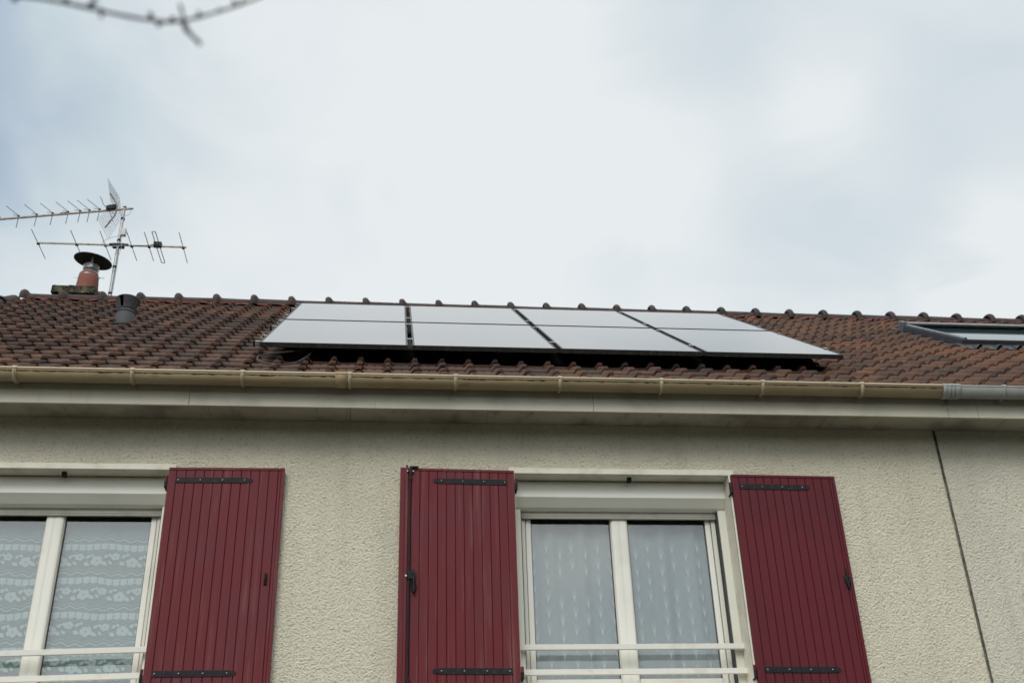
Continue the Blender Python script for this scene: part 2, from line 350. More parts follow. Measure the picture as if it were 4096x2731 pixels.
# unseen ring of dark rising ground, added to block low sky light
g = MB(); NH = 120; rings = ((62, -.2, 0), (70, 7.5, 1.4), (80, 13, 2.2), (110, 18, 3), (190, 22, 4))
for rr_, hh, am in rings:
    for q in range(NH):
        a = 2*math.pi*q/NH; hz = hh+am*(math.sin(3*a+rr_)+.6*math.sin(8*a+2*rr_)+.5*random.uniform(-1, 1)); g.v.append((rr_*math.cos(a), rr_*math.sin(a), hz)); g.a.append(0)
for k_ in range(len(rings)-1):
    for q in range(NH): g.f.append((k_*NH+q, k_*NH+(q+1) % NH, (k_+1)*NH+(q+1) % NH, (k_+1)*NH+q)); g.m.append(0); g.sm.append(True)
tag(build('horizon_blocker', g, MT['blocker']), kind='structure')

# roof frame: s up the slope, h above the tile pans
TH = R(35.9104); CC = -0.935586 - .2
nrm = Vector((0, -math.sin(TH), math.cos(TH))); upv = Vector((0, math.cos(TH), math.sin(TH)))
def RP(x, s, h=0.): return Vector((x, 0, ZC)) + nrm*(CC+h) + upv*s
S0, EX, NROW, SR = 7.426, .2335, 23, 12.73
TW = .195; XT0 = -.043
APEX = RP(0, SR)
YW = 7.005; XJ = 3.84; XL = -4.0; XR = 9.4

house = empty('house', (0, 8.9, 0), 'cream roughcast house with brown tiled roof, red shutters and beige gutter', 'house')
nbr = empty('neighbouring_house', (6.5, 8.9, 0), 'adjoining greyer roughcast house right of the dark vertical joint, with grey gutter and skylight', 'house')

# ---- walls
WIN = [(-2.945, -1.466), (.805, 2.284)]
ZT, ZB = 4.513, 3.09       # opening top and bottom
def wall_front(mb, x0, x1, y, z0, z1, holes):
    xs = sorted({x0, x1, *[h[0] for h in holes], *[h[1] for h in holes]})
    zs = sorted({z0, z1} | ({ZB, ZT} if holes else set()))
    for i in range(len(xs)-1):
        for j in range(len(zs)-1):
            xm = (xs[i]+xs[i+1])/2; zm = (zs[j]+zs[j+1])/2
            if any(h[0] < xm < h[1] for h in holes) and ZB < zm < ZT: continue
            mb.add([(xs[i], y, zs[j]), (xs[i+1], y, zs[j]), (xs[i+1], y, zs[j+1]), (xs[i], y, zs[j+1])], [(0, 1, 2, 3)])
YB2 = 2*APEX.y - YW
def gable(mb, x, flip=False):
    mb.add([(x, YW, 0), (x, YB2, 0), (x, YB2, 4.9), (x, APEX.y, APEX.z-.12), (x, YW, 5.05)], [(0, 1, 2, 3, 4) if flip else (4, 3, 2, 1, 0)])
w = MB(); wall_front(w, XL, XJ, YW, 0, 5.0, WIN); gable(w, XL)
w.add([(XL, YB2, 0), (XJ, YB2, 0), (XJ, YB2, 5.0), (XL, YB2, 5.0)], [(3, 2, 1, 0)])
build('wall', w, MT['wall'], house)
w = MB(); wall_front(w, XJ+.022, XR, YW, 0, 5.0, []); gable(w, XR, True)
w.add([(XJ+.022, YB2, 0), (XR, YB2, 0), (XR, YB2, 5.0), (XJ+.022, YB2, 5.0)], [(3, 2, 1, 0)])
w.add([(XJ+.022, YW, 0), (XJ+.022, YW+.2, 0), (XJ+.022, YW+.2, 5.0), (XJ+.022, YW, 5.0)], [(0, 3, 2, 1)])
build('wall', w, MT['wall2'], nbr)
# open joint between the two houses, its edges uneven
j = MB(); zz = [0, 1, 2, 2.6]+[2.8+.05*k for k in range(45)]; L_ = []; Rr = []
for z in zz:
    L_.append((XJ-.004+random.uniform(-.0035, .0035), YW-.003, z)); Rr.append((XJ+.018+random.uniform(-.0035, .0035), YW-.003, z))
Lb = [(p[0]+.004, YW+.010, p[2]) for p in L_]; Rb = [(p[0]-.004, YW+.010, p[2]) for p in Rr]
k = len(zz); vsj = L_+Lb+Rb+Rr
fsj = [(i, i+1, k+i+1, k+i) for i in range(k-1)]+[(k+i, k+i+1, 2*k+i+1, 2*k+i) for i in range(k-1)]+[(2*k+i, 2*k+i+1, 3*k+i+1, 3*k+i) for i in range(k-1)]
j.add(vsj, fsj); build('wall_joint', j, MT['joint'], house)

# ---- fascia and soffit
YF = 6.73; ZF = 4.856; ZS = 4.880
def boards(name, parent, m, edges, fn, bev=.002):
    mb = MB()
    for a, b in zip(edges[:-1], edges[1:]): fn(mb, a+.0012, b-.0012)
    return build(name, mb, m, parent, bevel=bev)
fe = [-4.15, -1.345, 1.327, XJ]; fn_ = [XJ, 4.059, 6.7, XR+.1]
ff = lambda mb, a, b: mb.box(a, b, YF, YF+.02, ZF, 5.02)
boards('fascia', house, MT['fascia'], fe, ff); boards('fascia', nbr, MT['fascia'], fn_, ff)
se = [-4.15, -3.08, -2.16, -1.232, -.305, .617, 1.528, 2.452, 3.395, XJ]; sn = [XJ, 4.343, 5.27, 6.2, 7.1, 8.0, XR+.1]
sf = lambda mb, a, b: mb.box(a, b, YF+.021, YW-.002, ZS, ZS+.012)
boards('soffit', house, MT['soffit'], se, sf, .0015); boards('soffit', nbr, MT['soffit'], sn, sf, .0015)

# ---- roof tiles
UP = [0, .025, .055, .11, .16, .36, .405, .45, .64, .69, .735, .775, .815, .855, .90, .945, .975, .995]
def lipf(u): return {0: .010, .025: .014, .055: .004}.get(u, 0.)
def humpf(u, v):
    if u < .70: return 0.
    t_ = min(1, (u-.69)/.145); k = t_*t_*(3-2*t_)
    return k*(.97 if u < .84 else 1) if u < .96 else (.90 if u < .98 else .40)
def platf(u): return {.11: -.4, .16: 1, .36: 1, .405: -.4, .45: 1, .64: 1, .69: -.2}.get(u, 0.)
VR = [0, .010, .05, .125, .155, EX+.02]
skip_zones = []
def tiles(mb, k0, k1, rows, jit=1.0, skip=None):
    for r_ in rows:
        for k_ in range(k0, k1):
            x0 = XT0+k_*TW; s0 = S0+r_*EX
            if skip and skip(x0+TW/2, s0+EX/2): continue
            dh = random.uniform(-.003, .003)*jit; dx = random.uniform(-.003, .003)*jit; ds = random.gauss(0, .0042)*jit; tl = random.uniform(-.005, .005)*jit
            vs_ = []; at = []
            for vi, v in enumerate([0]+VR):
                for u in UP:
                    sh = .9 if u > .7 else 1
                    tilt = .020*(1-v/EX)
                    taper = 1 - .30*max(0, v)/EX
                    h = tilt + lipf(u)*(1-.5*v/EX) + (.043*humpf(u, v)*taper)
                    if v >= .155: h += .006*platf(u)
                    elif v >= .125: h += 0
                    vv = v
                    uu = u
                    if u > .70: uu = .70+(u-.70)*(1-.10*v/EX) + .015*v/EX
                    if vi == 0: h -= .019 if u < .7 else .0245; vv = .002
                    if vi == 1: h -= .003
                    if u > .7 and vi <= 1: vv -= .006
                    vs_.append(RP(x0+uu*TW+dx, s0+vv+ds, h+dh+tl*(u-.5)))
                    wr = 0.
                    if u > .70 and v >= .155: wr = 1.
                    if vi <= 1: wr = .55
                    if u > .93: wr = max(wr, .6)
                    at.append(wr)
            nu = len(UP); nr = len(VR)+1
            fs = [(i*nu+q, i*nu+q+1, (i+1)*nu+q+1, (i+1)*nu+q) for i in range(nr-1) for q in range(nu-1)]
            mb.add(vs_, fs, 0, True, at)
KJ = 20
sky_zone = lambda x, s: 5.28 < x < 6.72 and 9.95 < s < 11.38
tm = MB(); tiles(tm, -21, KJ, range(NROW))
roof = build('roof', tm, MT['tile'], house, loc=RP(0, S0), attr='wear')
tm = MB(); tiles(tm, KJ, 49, range(NROW), 1.0, sky_zone)
roof2 = build('roof', tm, MT['tile2'], nbr, loc=RP(XJ, S0), attr='wear')
def deck(x0, x1, parent):
    mb = MB()
    a = [RP(x0, S0+.03, -.03), RP(x1, S0+.03, -.03), RP(x1, SR, -.03), RP(x0, SR, -.03)]
    b = [p - nrm*.06 for p in a]
    mb.add(a+b, [(0, 1, 2, 3), (7, 6, 5, 4), (0, 4, 5, 1), (1, 5, 6, 2), (3, 2, 6, 7), (0, 3, 7, 4)])
    return build('roof_deck', mb, MT['deck'], parent)
deck(-4.19, XJ, roof); deck(XJ+.001, XR+.1, roof2)
def back(x0, x1, parent, m):
    mb = MB(); n_ = 40
    pr = lambda s: Vector((0, 2*APEX.y-RP(0, s).y, RP(0, s).z))
    for i in range(22):
        sa, sb = SR-.01-i*EX, SR-.01-(i+1)*EX
        a, b = pr(sa), pr(sb)
        mb.add([(x0, a.y, a.z-.01), (x1, a.y, a.z-.01), (x1, b.y, b.z+.015), (x0, b.y, b.z+.015), (x0, b.y, b.z-.012), (x1, b.y, b.z-.012)], [(0, 1, 2, 3), (3, 2, 5, 4)], 0)
    build('rear_slope', mb, m, parent)
back(-4.21, XJ, roof, MT['tile']); back(XJ, XR+.1, roof2, MT['tile2'])
# red underlay showing under the ridge tiles
def underlay(x0, x1, parent):
    mb = MB(); n_ = int((x1-x0)/.05); top = []; bot = []
    for i in range(n_+1):
        x = x0+(x1-x0)*i/n_
        top.append(RP(x, SR-.01, .05)); bot.append(RP(x, SR-.10-random.uniform(0, .03), .036+random.uniform(-.006, .01)))
    mb.add(top+bot, [(i, i+1, n_+2+i, n_+1+i) for i in range(n_)]); build('ridge_underlay', mb, MT['under'], parent)
underlay(-4.05, XJ, roof); underlay(XJ, XR, roof2)
# ridge tiles: half round with a bell collar
RSP = .4115; RX0 = -.775
def ridge_tile():
    mb = MB(); n_ = 14
    prof = [(0, .106, .0), (.008, .114, .003), (.03, .119, .005), (.052, .113, .004), (.068, .098, .002), (.080, .083, 0), (.1, .078, 0), (.42, .074, 0), (.435, .074, 0)]
    vs_ = []
    for (x, r_, dz) in prof:
        for q in range(n_+1):
            a = math.pi*(-.12+1.24*q/n_)
            vs_.append((x, -math.cos(a)*r_*1.25, math.sin(a)*r_+dz))
    fs = [(i*(n_+1)+q, i*(n_+1)+q+1, (i+1)*(n_+1)+q+1, (i+1)*(n_+1)+q) for i in range(len(prof)-1) for q in range(n_)]
    mb.add(vs_, fs, 0, True)
    # thickness at the bell mouth
    inn = [(x, y*.86, z*.86) for x, y, z in vs_[:n_+1]]
    mb.add(vs_[:n_+1]+inn, [(q+1, q, n_+1+q, n_+2+q) for q in range(n_)], 0, False)
    return mb
rz = APEX.z + .0
base = Vector((RX0-.04, APEX.y, rz)); rt = ridge_tile(); rt.v = [tuple(Vector(p)+base) for p in rt.v]
rt0 = build('ridge_tile', rt, MT['ridge'], roof, loc=base)
for i in range(-8, 25):
    if i == 0: continue
    x = RX0+i*RSP
    c_ = copy_at(rt0, (i*RSP, random.uniform(-.006, .006), random.uniform(-.004, .004)), roof if x < XJ-.1 else roof2)
    c_.rotation_euler = (random.uniform(-.03, .03), random.uniform(-.008, .008), random.uniform(-.012, .012))
# verge tiles down the left edge of the roof
def verge_mb():
    mb = MB(); n_ = 12; VL = 2*EX
    vs_ = []
    for t_, r_ in ((0, .100), (.02, .110), (.045, .108), (.07, .090), (.09, .080), (VL+.02, .074)):
        for q in range(n_+1):
            a = math.pi*(-.25+1.35*q/n_); vs_.append(RP(-4.15+math.cos(math.pi-a)*r_, S0+t_, .012+math.sin(a)*r_*.85))
    mb.add(vs_, [(i*(n_+1)+q+1, i*(n_+1)+q, (i+1)*(n_+1)+q, (i+1)*(n_+1)+q+1) for i in range(5) for q in range(n_)], 0, True)
    return mb
v0 = build('verge_tile', verge_mb(), MT['ridge'], roof, loc=RP(-4.2, S0))
for i in range(1, NROW//2): copy_at(v0, upv*(2*EX*i), roof)

# ---- gutter
GY, GZ, GR = 6.652, 5.030, .060
def gutter_run(mb, x0, x1, r_=GR, th=.003, a0=0.0, lip=True):
    n_ = 20; vs_ = []
    for x in (x0, x1):
        for rr in (r_, r_-th):
            for q in range(n_+1):
                a = math.pi*(1+q/n_); vs_.append((x, GY+math.cos(a)*rr, GZ+math.sin(a)*rr))
    k_ = n_+1
    f = []
    for q in range(n_):
        f.append((q, q+1, 2*k_+q+1, 2*k_+q)); f.append((k_+q+1, k_+q, 3*k_+q, 3*k_+q+1))
        f.append((q+1, q, k_+q, k_+q+1)); f.append((2*k_+q, 2*k_+q+1, 3*k_+q+1, 3*k_+q))
    mb.add(vs_, f, 0, True)
    mb.tube([(x0, GY-r_+.004, GZ+.004), (x1, GY-r_+.004, GZ+.004)], .0085, 10)
    mb.tube([(x0, GY+r_-.004, GZ+.012), (x1, GY+r_-.004, GZ+.012)], .0045, 6)
def gutter_strip(mb, x0, x1, r_, th=.003):
    n_ = 22; vs_ = []
    for x in (x0, x1):
        for rr in (r_, r_+th):
            for q in range(n_+1):
                a = math.pi*(.98+1.02*q/n_); vs_.append((x, GY+math.cos(a)*rr, GZ+math.sin(a)*rr))
    k_ = n_+1; f = []
    for q in range(n_):
        f.append((k_+q, k_+q+1, 3*k_+q+1, 3*k_+q)); f.append((q, q+1, k_+q+1, k_+q)); f.append((2*k_+q+1, 2*k_+q, 3*k_+q, 3*k_+q+1))
    mb.add(vs_, f, 0, True)
gm = MB(); gutter_run(gm, -4.22, 3.80); gut = build('gutter', gm, MT['beige'], house)
gm = MB(); gutter_run(gm, 3.80, XR+.15); gut2 = build('gutter', gm, MT['grey'], nbr)
lm = MB(); lm.tube([(-4.22, GY-GR+.004, GZ+.0062), (3.80, GY-GR+.004, GZ+.0062)], .0095, 10); build('gutter_lip', lm, MT['beige2'], gut)
# moss line just under the lip
mm = MB(); n_ = 260; A1 = []; A2 = []
for i in range(n_+1):
    x = -4.2+8.0*i/n_; a = math.pi*(1+.055); b = math.pi*(1+.085+random.random()**2*.04)
    A1.append((x, GY+math.cos(a)*(GR+.0009), GZ+math.sin(a)*(GR+.0009))); A2.append((x, GY+math.cos(b)*(GR+.0009), GZ+math.sin(b)*(GR+.0009)))
mm.add(A1+A2, [(i, i+1, n_+2+i, n_+1+i) for i in range(n_)]); build('moss_line', mm, MT['grime'], gut)
def bracket_mb(x):
    mb = MB(); gutter_strip(mb, x-.012, x+.012, GR+.001, .003); gutter_strip(mb, x-.0025, x+.0025, GR+.003, .009)
    mb.tube([(x-.014, GY-GR+.002, GZ+.007), (x+.014, GY-GR+.002, GZ+.007)], .0125, 8)
    mb.box(x-.011, x+.011, GY+GR+.002, YF-.0005, GZ-.075, GZ+.03)
    return mb
xb = [-4.0, -3.16, -2.426, -1.696, -.999, -.307, .389, 1.088, 1.78, 2.485, 3.188]
b0 = build('gutter_bracket', bracket_mb(xb[0]), MT['beige2'], gut)
for x in xb[1:]: copy_at(b0, (x-xb[0], 0, 0))
xg = [3.845, 4.217, 4.9, 5.6, 6.3, 7.0, 7.7, 8.4]
b1 = build('gutter_bracket', bracket_mb(xg[0]), MT['grey'], gut2)
for x in xg[1:]: copy_at(b1, (x-xg[0], 0, 0))
jm = MB(); gutter_strip(jm, -.402, -.325, GR+.0005, .004); jm.tube([(-.402, GY-GR+.003, GZ+.006), (-.325, GY-GR+.003, GZ+.006)], .0122, 8)
build('gutter_joint', jm, MT['beige'], gut)
jm = MB()
for a, b, t_ in ((3.772, 3.80, .006), (3.802, 3.832, .004), (3.858, 3.90, .005)): gutter_strip(jm, a, b, GR+.001, t_)
jm.tube([(3.772, GY-GR+.003, GZ+.006), (3.90, GY-GR+.003, GZ+.006)], .0125, 8)
build('gutter_joint', jm, MT['grey'], gut2)

# ---- windows
def window(x0, x1, slope=0.0):
    cx = (x0+x1)/2
    wn = empty('window', (cx, YW, ZB), parent=house)
    s = MB(); t_ = .042; P = .012
    s.box(x0-t_, x1+t_, YW-P, YW+.001, ZT, ZT+.040); s.box(x0-t_, x0, YW-P, YW+.001, ZB-.02, ZT-.0005); s.box(x1, x1+t_, YW-P, YW+.001, ZB-.02, ZT-.0005)
    build('window_surround', s, MT['trim'], wn, bevel=.0025)
    rv = MB()       # reveal linings
    rv.box(x0-.01, x0, YW-.008, 7.42, ZB, ZT); rv.box(x1, x1+.01, YW-.008, 7.42, ZB, ZT); rv.box(x0-.01, x1+.01, YW-.006, 7.42, ZT+.0005, ZT+.012)
    build('reveal', rv, MT['trim'], wn)
    sl = MB(); sl.prism([(YW-.06, ZB-.05), (YW-.06, ZB-.015), (7.24, ZB+.02), (7.24, ZB-.05)], x0-.05, x1+.05); build('window_sill', sl, MT['trim'], wn, bevel=.003)
    bx = MB(); yb = 7.113
    bx.prism([(yb, 4.392), (yb, 4.489), (yb+.006, 4.495), (yb+.006, 4.506), (7.23, 4.506), (7.23, 4.322), (yb+.082, 4.322), (yb+.052, 4.336)], x0+.012, x1-.004)
    rb = build('roller_shutter_box', bx, MT['box'], wn, bevel=.002)
    for xx in (x0+.0035, x1-.0035):
        ec = MB(); ec.prism([(yb-.003, 4.390), (yb-.003, 4.492), (yb+.003, 4.508), (7.23, 4.508), (7.23, 4.319), (yb+.083, 4.319), (yb+.050, 4.333)], xx-.0033, xx+.0033)
        build('box_end_cap', ec, MT['white'], rb)
    st = MB(); st.box(cx+.045, cx+.073, 7.045, 7.078, ZT-.030, ZT-.0005); st.tube([(cx+.059, 7.085, ZT-.02), (cx+.059, 7.078, ZT-.02)], .009, 8)
    build('shutter_stop', st, MT['black'], wn, bevel=.002)
    for a, b, c, d in ((x0, x0+.052, x0+.052, x0+.058), (x1-.052, x1, x1-.058, x1-.052)):
        gr = MB(); gr.box(a, b, 7.165, 7.222, ZB+.01, 4.3215); gr = build('guide_rail', gr, MT['white'], wn, bevel=.002)
        gk = MB(); gk.box(c, d, 7.178, 7.222, ZB+.012, 4.32); build('guide_gasket', gk, MT['gasket'], gr)
    sb = MB(); sb.prism([(7.211, 4.274), (7.209, 4.282), (7.213, 4.287), (7.209, 4.293), (7.213, 4.325), (7.226, 4.325), (7.226, 4.272)], x0+.060, x1-.060)
    build('roller_slat', sb, MT['slat'], wn)
    fr = MB(); fa, fb = x0+.0582, x1-.0582; yf0, yf1 = 7.236, 7.30
    fr.box(fa, fa+.030, yf0, yf1, ZB+.022, 4.37); fr.box(fb-.030, fb, yf0, yf1, ZB+.022, 4.37)
    fr.box(fa+.0305, fb-.0305, yf0, yf1, 4.337, 4.37); fr.box(fa+.0305, fb-.0305, yf0, yf1, ZB+.022, ZB+.045)
    build('window_frame', fr, MT['white'], wn, bevel=.003)
    gx0, gx1 = x0+.130, x1-.130; ml, mr_ = cx-.062, cx+.062
    for side, (a, b, c0, c1) in enumerate(((fa+.034, cx-.016, gx0, ml), (cx-.014, fb-.034, mr_, gx1))):
        zb_, zt_ = ZB+.050, 4.333; gb, gt = 3.203, 4.306
        sh = MB()
        def member(p, q, zlo, zhi, y0=7.246, hor=False):
            if not hor: sh.prism([(0, 0)], 0, 0) if False else None
            sh.box(p, q, y0, 7.295, zlo, zhi)
        sh.box(a, c0-.0005, 7.244, 7.295, zb_, zt_); sh.box(c1+.0005, b, 7.244, 7.295, zb_, zt_)
        sh.box(c0, c1, 7.244, 7.295, zb_, gb); sh.box(c0, c1, 7.244, 7.295, gt, zt_)
        sa = build('sash', sh, MT['sash'], wn, bevel=.007, segs=3)
        gk = MB(); e_ = .004
        gk.box(c0, c0+e_, 7.262, 7.27, gb, gt); gk.box(c1-e_, c1, 7.262, 7.27, gb, gt); gk.box(c0+e_, c1-e_, 7.262, 7.27, gb, gb+e_); gk.box(c0+e_, c1-e_, 7.262, 7.27, gt-e_, gt)
        build('glazing_gasket', gk, MT['gasket'], sa)
        pn = MB(); pn.box(c0-.004, c1+.004, 7.270, 7.276, gb-.004, gt+.004); build('pane', pn, MT['glass'], wn)
    cv = MB()      # rounded cover strip over the meeting stiles
    pr = [(-.058, .004), (-.0575, -.003), (-.054, -.010), (-.046, -.0145), (-.036, -.016), (-.009, -.016), (-.008, -.014), (-.007, -.016), (-.001, -.016), (0, -.0145), (.001, -.016), (.036, -.016), (.046, -.0145), (.054, -.010), (.0575, -.003), (.058, .004)]
    vs_ = [(cx+px, 7.2435+py, z) for z in (ZB+.05, 4.330) for px, py in pr]; n_ = len(pr)
    cv.add(vs_, [(i, i+1, n_+i+1, n_+i) for i in range(n_-1)]+[tuple(range(n_, 2*n_)), tuple(range(n_-1, -1, -1))])
    build('cover_strip', cv, MT['sash'], wn)
    for zt2, zb2 in ((3.394, 3.360), (3.237, 3.203)):
        hr = MB(); dl = slope
        hr.add([(x, y, z+dz) for x, dz in ((x0+.001, -dl), (x1-.001, 0)) for y, z in ((7.115, zb2), (7.115, zt2), (7.140, zt2), (7.140, zb2))],
               [(0, 4, 5, 1), (1, 5, 6, 2), (2, 6, 7, 3), (3, 7, 4, 0), (0, 1, 2, 3), (7, 6, 5, 4)])
        hr.box(x0, x0+.004, 7.106, 7.149, zb2-.006-dl, zt2+.006-dl); hr.box(x1-.004, x1, 7.106, 7.149, zb2-.006, zt2+.006)
        build('handrail', hr, MT['rail'], wn, bevel=.0015)
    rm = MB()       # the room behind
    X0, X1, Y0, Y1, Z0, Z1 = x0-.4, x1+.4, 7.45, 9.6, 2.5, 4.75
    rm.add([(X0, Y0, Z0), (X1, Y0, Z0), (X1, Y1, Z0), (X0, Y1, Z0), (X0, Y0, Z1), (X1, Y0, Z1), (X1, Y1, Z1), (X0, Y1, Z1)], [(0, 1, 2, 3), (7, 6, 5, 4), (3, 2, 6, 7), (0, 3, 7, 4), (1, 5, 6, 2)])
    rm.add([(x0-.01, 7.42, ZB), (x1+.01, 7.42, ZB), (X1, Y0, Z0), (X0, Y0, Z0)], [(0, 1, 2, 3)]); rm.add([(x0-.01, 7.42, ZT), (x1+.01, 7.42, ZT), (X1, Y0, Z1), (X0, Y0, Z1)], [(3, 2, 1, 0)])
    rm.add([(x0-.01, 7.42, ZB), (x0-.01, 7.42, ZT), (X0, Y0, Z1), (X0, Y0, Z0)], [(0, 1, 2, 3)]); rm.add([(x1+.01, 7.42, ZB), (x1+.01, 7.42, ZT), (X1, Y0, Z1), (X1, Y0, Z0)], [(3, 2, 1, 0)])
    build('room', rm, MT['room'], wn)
    return wn
window(*WIN[0], slope=.034); window(*WIN[1])

# ---- shutters
def shutter(xh, d, wid, z0, z1, nb, paint, label, swing=0.0, sag=0.0, extra=None, y=6.962, first=.05):
    """xh hinge edge, d = +1/-1 the side it opens to; the face looks out at -y"""
    sh = empty('shutter', (xh, YW, z0), parent=house); sh['label'] = label
    def T(p):     # local: u from hinge, depth, z
        u, q, z = p
        zz_ = z + u*math.tan(sag); 
        return Vector((xh+d*u*math.cos(swing), y - u*math.sin(swing) + q, zz_))
    th = .033; b = MB(); gw, gd = .0065, .007
    us = [0]; bw = (wid-first-.040)/nb
    ed = [0.0, first]+[first+bw*(i+1) for i in range(nb)]+[wid-.020]
    prof = []
    for a, c_ in zip(ed[:-1], ed[1:]):
        prof += [(a+(gw/2 if a else 0), 0), (c_-gw/2, 0), (c_, gd)]
    prof = prof[:-1]+[(ed[-1]-gw/2+.003, gd), (ed[-1], gd), (ed[-1], -.002), (wid, -.002), (wid, th), (0, th)]
    zt_ = z1-.018
    vs_ = [T((u, q, z)) for z in (z0, zt_) for u, q in prof]; n_ = len(prof)
    rev = (d < 0)
    F = [(i, (i+1) % n_, n_+(i+1) % n_, n_+i) for i in range(n_)]
    if rev: F = [f[::-1] for f in F]
    b.add(vs_, F); b.add(vs_, [tuple(range(n_, 2*n_)) if not rev else tuple(range(2*n_-1, n_-1, -1)), tuple(range(n_-1, -1, -1)) if not rev else tuple(range(n_))])
    bo = build('boards', b, paint, sh)
    c = MB(); c.box(0, wid, -.004, th+.001, z1-.018, z1); c.xf(T); build('top_rail', c, paint, sh, bevel=.0015)
    for zc_ in (z1-.088, z0+.130):
        s = MB(); a0, a1, hh = .048, .545, .0185
        pl = [(a0, -hh), (a1-.035, -hh), (a1-.035, -.011), (a1-.030, -.009), (a1-.022, -.017), (a1-.012, -.015), (a1, 0), (a1-.012, .015), (a1-.022, .017), (a1-.030, .009), (a1-.035, .011), (a1-.035, hh), (a0, hh)]
        n_ = len(pl); vs_ = [T((u, q, zc_+v)) for q in (-.0045, -.0002) for u, v in pl]
        s.add(vs_, [tuple(range(n_)), tuple(range(2*n_-1, n_-1, -1))]+[(i, (i+1) % n_, n_+(i+1) % n_, n_+i) for i in range(n_)])
        for q in range(4):
            uu = a0+.018+q*(a1-a0-.075)/3
            P0, P1, P2 = T((uu, -.0044, zc_)), T((uu, -.0085, zc_)), T((uu, -.0105, zc_)); s.tube([P0, P1, P2], [.0065, .006, .002], 8, mat=1)
        so_ = build('strap_hinge', s, [MT['iron'], MT['steel']], sh)
        # pin hinge at the edge
        h = MB(); h.tube([T((-.012, .006, zc_+.030)), T((-.012, .006, zc_-.002))], .0095, 10, mat=0); h.box(-.012, .002, .002, .012, zc_-.002, zc_+.03) if False else None
        h.tube([T((-.012, .006, zc_-.004)), T((-.012, .006, zc_-.046))], .0105, 10, mat=1); h.tube([T((-.012, .006, zc_-.042)), T((-.012, .034, zc_-.05)), T((-.012, .06, zc_-.05))], .007, 8, mat=1)
        build('hinge', h, [paint, MT['iron']], sh)
    if extra: extra(sh, T, wid, z0, z1)
    return sh
def pull(sh, T, wid, z0, z1):
    m_ = MB(); m_.box(wid-.077, wid-.062, -.012, -.002, 3.735, 3.800); m_.box(wid-.079, wid-.060, -.005, 0, 3.728, 3.806); m_.xf(T)
    m_.tube([T((wid-.070, -.010, 3.795)), T((wid-.069, -.022, 3.79)), T((wid-.069, -.022, 3.75)), T((wid-.070, -.010, 3.742))], .004, 6)
    build('catch', m_, MT['iron'], sh, bevel=.0015)
def hook(sh, T, wid, z0, z1):
    m_ = MB()
    pts = [(-.038, .005), (-.030, .075), (-.036, .118)]
    m_.tube([T((wid-.040, -.012, 3.720)), T((wid-.043, -.014, 3.75)), T((wid-.040, -.012, 3.80)), T((wid-.040, -.018, 3.84)), T((wid-.041, -.014, 3.848))], [.005, .009, .006, .004, .003], 8)
    m_.tube([T((wid-.050, -.008, 3.742)), T((wid-.034, -.012, 3.750)), T((wid-.024, -.012, 3.778)), T((wid-.028, -.010, 3.802))], [.006, .008, .006, .003], 8)
    m_.tube([T((wid-.052, -.006, 3.800)), T((wid-.046, -.008, 3.770)), T((wid-.040, -.004, 3.735)), T((wid-.036, -.004, 3.708))], [.006, .012, .010, .005], 8)
    build('catch', m_, MT['iron'], sh)
def bolt(sh, T, wid, z0, z1):
    e_ = MB(); e_.box(wid+.0005, wid+.033, .006, .030, z0-.002, z1+.006); e_.xf(T); build('edge_strip', e_, MT['red'], sh, bevel=.002)
    e_ = MB(); e_.box(wid-.019, wid-.003, -.010, -.0023, z0, z1+.018); e_.xf(T); build('cover_batten', e_, MT['red'], sh, bevel=.0015)
    u = wid-.034
    m_ = MB(); m_.tube([T((u, -.012, z0+.0)), T((u, -.012, z1-.04))], .0062, 10); rod_ = build('bolt_rod', m_, MT['black'], sh)
    m_ = MB(); m_.box(u-.008, u+.008, -.022, -.001, z1-.060, z1+.006); m_.box(u-.052, u-.008, -.018, -.004, z1-.001, z1+.009); m_.box(u-.052, u-.008, -.010, -.004, z1-.009, z1-.001); m_.box(u-.018, u+.020, -.012, -.001, z1-.036, z1-.022); m_.box(u-.009, u+.009, -.018, -.001, z1-.085, z1-.060)
    m_.xf(T); 
    for du in (-.018, .020): m_.tube([T((u+du, -.012, z1-.029)), T((u+du, -.018, z1-.029)), T((u+du, -.019, z1-.029))], [.006, .006, .003], 8, mat=1)
    build('rod_guide', m_, [MT['black'], MT['steel']], sh, bevel=.001)
    m_ = MB(); m_.box(u-.040, u+.010, -.022, -.001, 3.760, 3.812); m_.box(u-.030, u-.014, -.026, -.018, 3.790, 3.820); m_.box(u+.010, u+.022, -.010, -.001, 3.775, 3.787); m_.xf(T)
    m_.tube([T((u+.020, -.009, 3.781)), T((u+.020, -.015, 3.781))], .006, 8, mat=1)
    m_.tube([T((u-.028, -.018, 3.765)), T((u-.030, -.024, 3.74)), T((u-.030, -.026, 3.69)), T((u-.029, -.024, 3.675))], [.010, .007, .006, .011], 8)
    m_.tube([T((u-.020, -.012, 3.755)), T((u-.012, -.014, 3.725)), T((u-.020, -.014, 3.690)), T((u-.030, -.014, 3.675))], .005, 8)
    m_.tube([T((u-.036, -.012, 3.755)), T((u-.046, -.014, 3.72)), T((u-.040, -.014, 3.690)), T((u-.030, -.014, 3.675))], .005, 8)
    build('bolt_handle', m_, [MT['black'], MT['steel']], sh)
    m_ = MB(); m_.box(u-.012, u+.014, -.020, -.001, 3.115, 3.15); m_.xf(T); build('rod_guide', m_, MT['black'], sh, bevel=.002)
shutter(-1.462, 1, .742, 3.06, 4.515, 11, MT['red'], 'faded red board shutter right of the lace-curtained window, with small catch', 0.012, 0, pull)
shutter(.798, -1, .728, 3.06, 4.518, 11, MT['red'], 'faded red board shutter with long black bolt rod down its left edge', .040, 0, bolt)
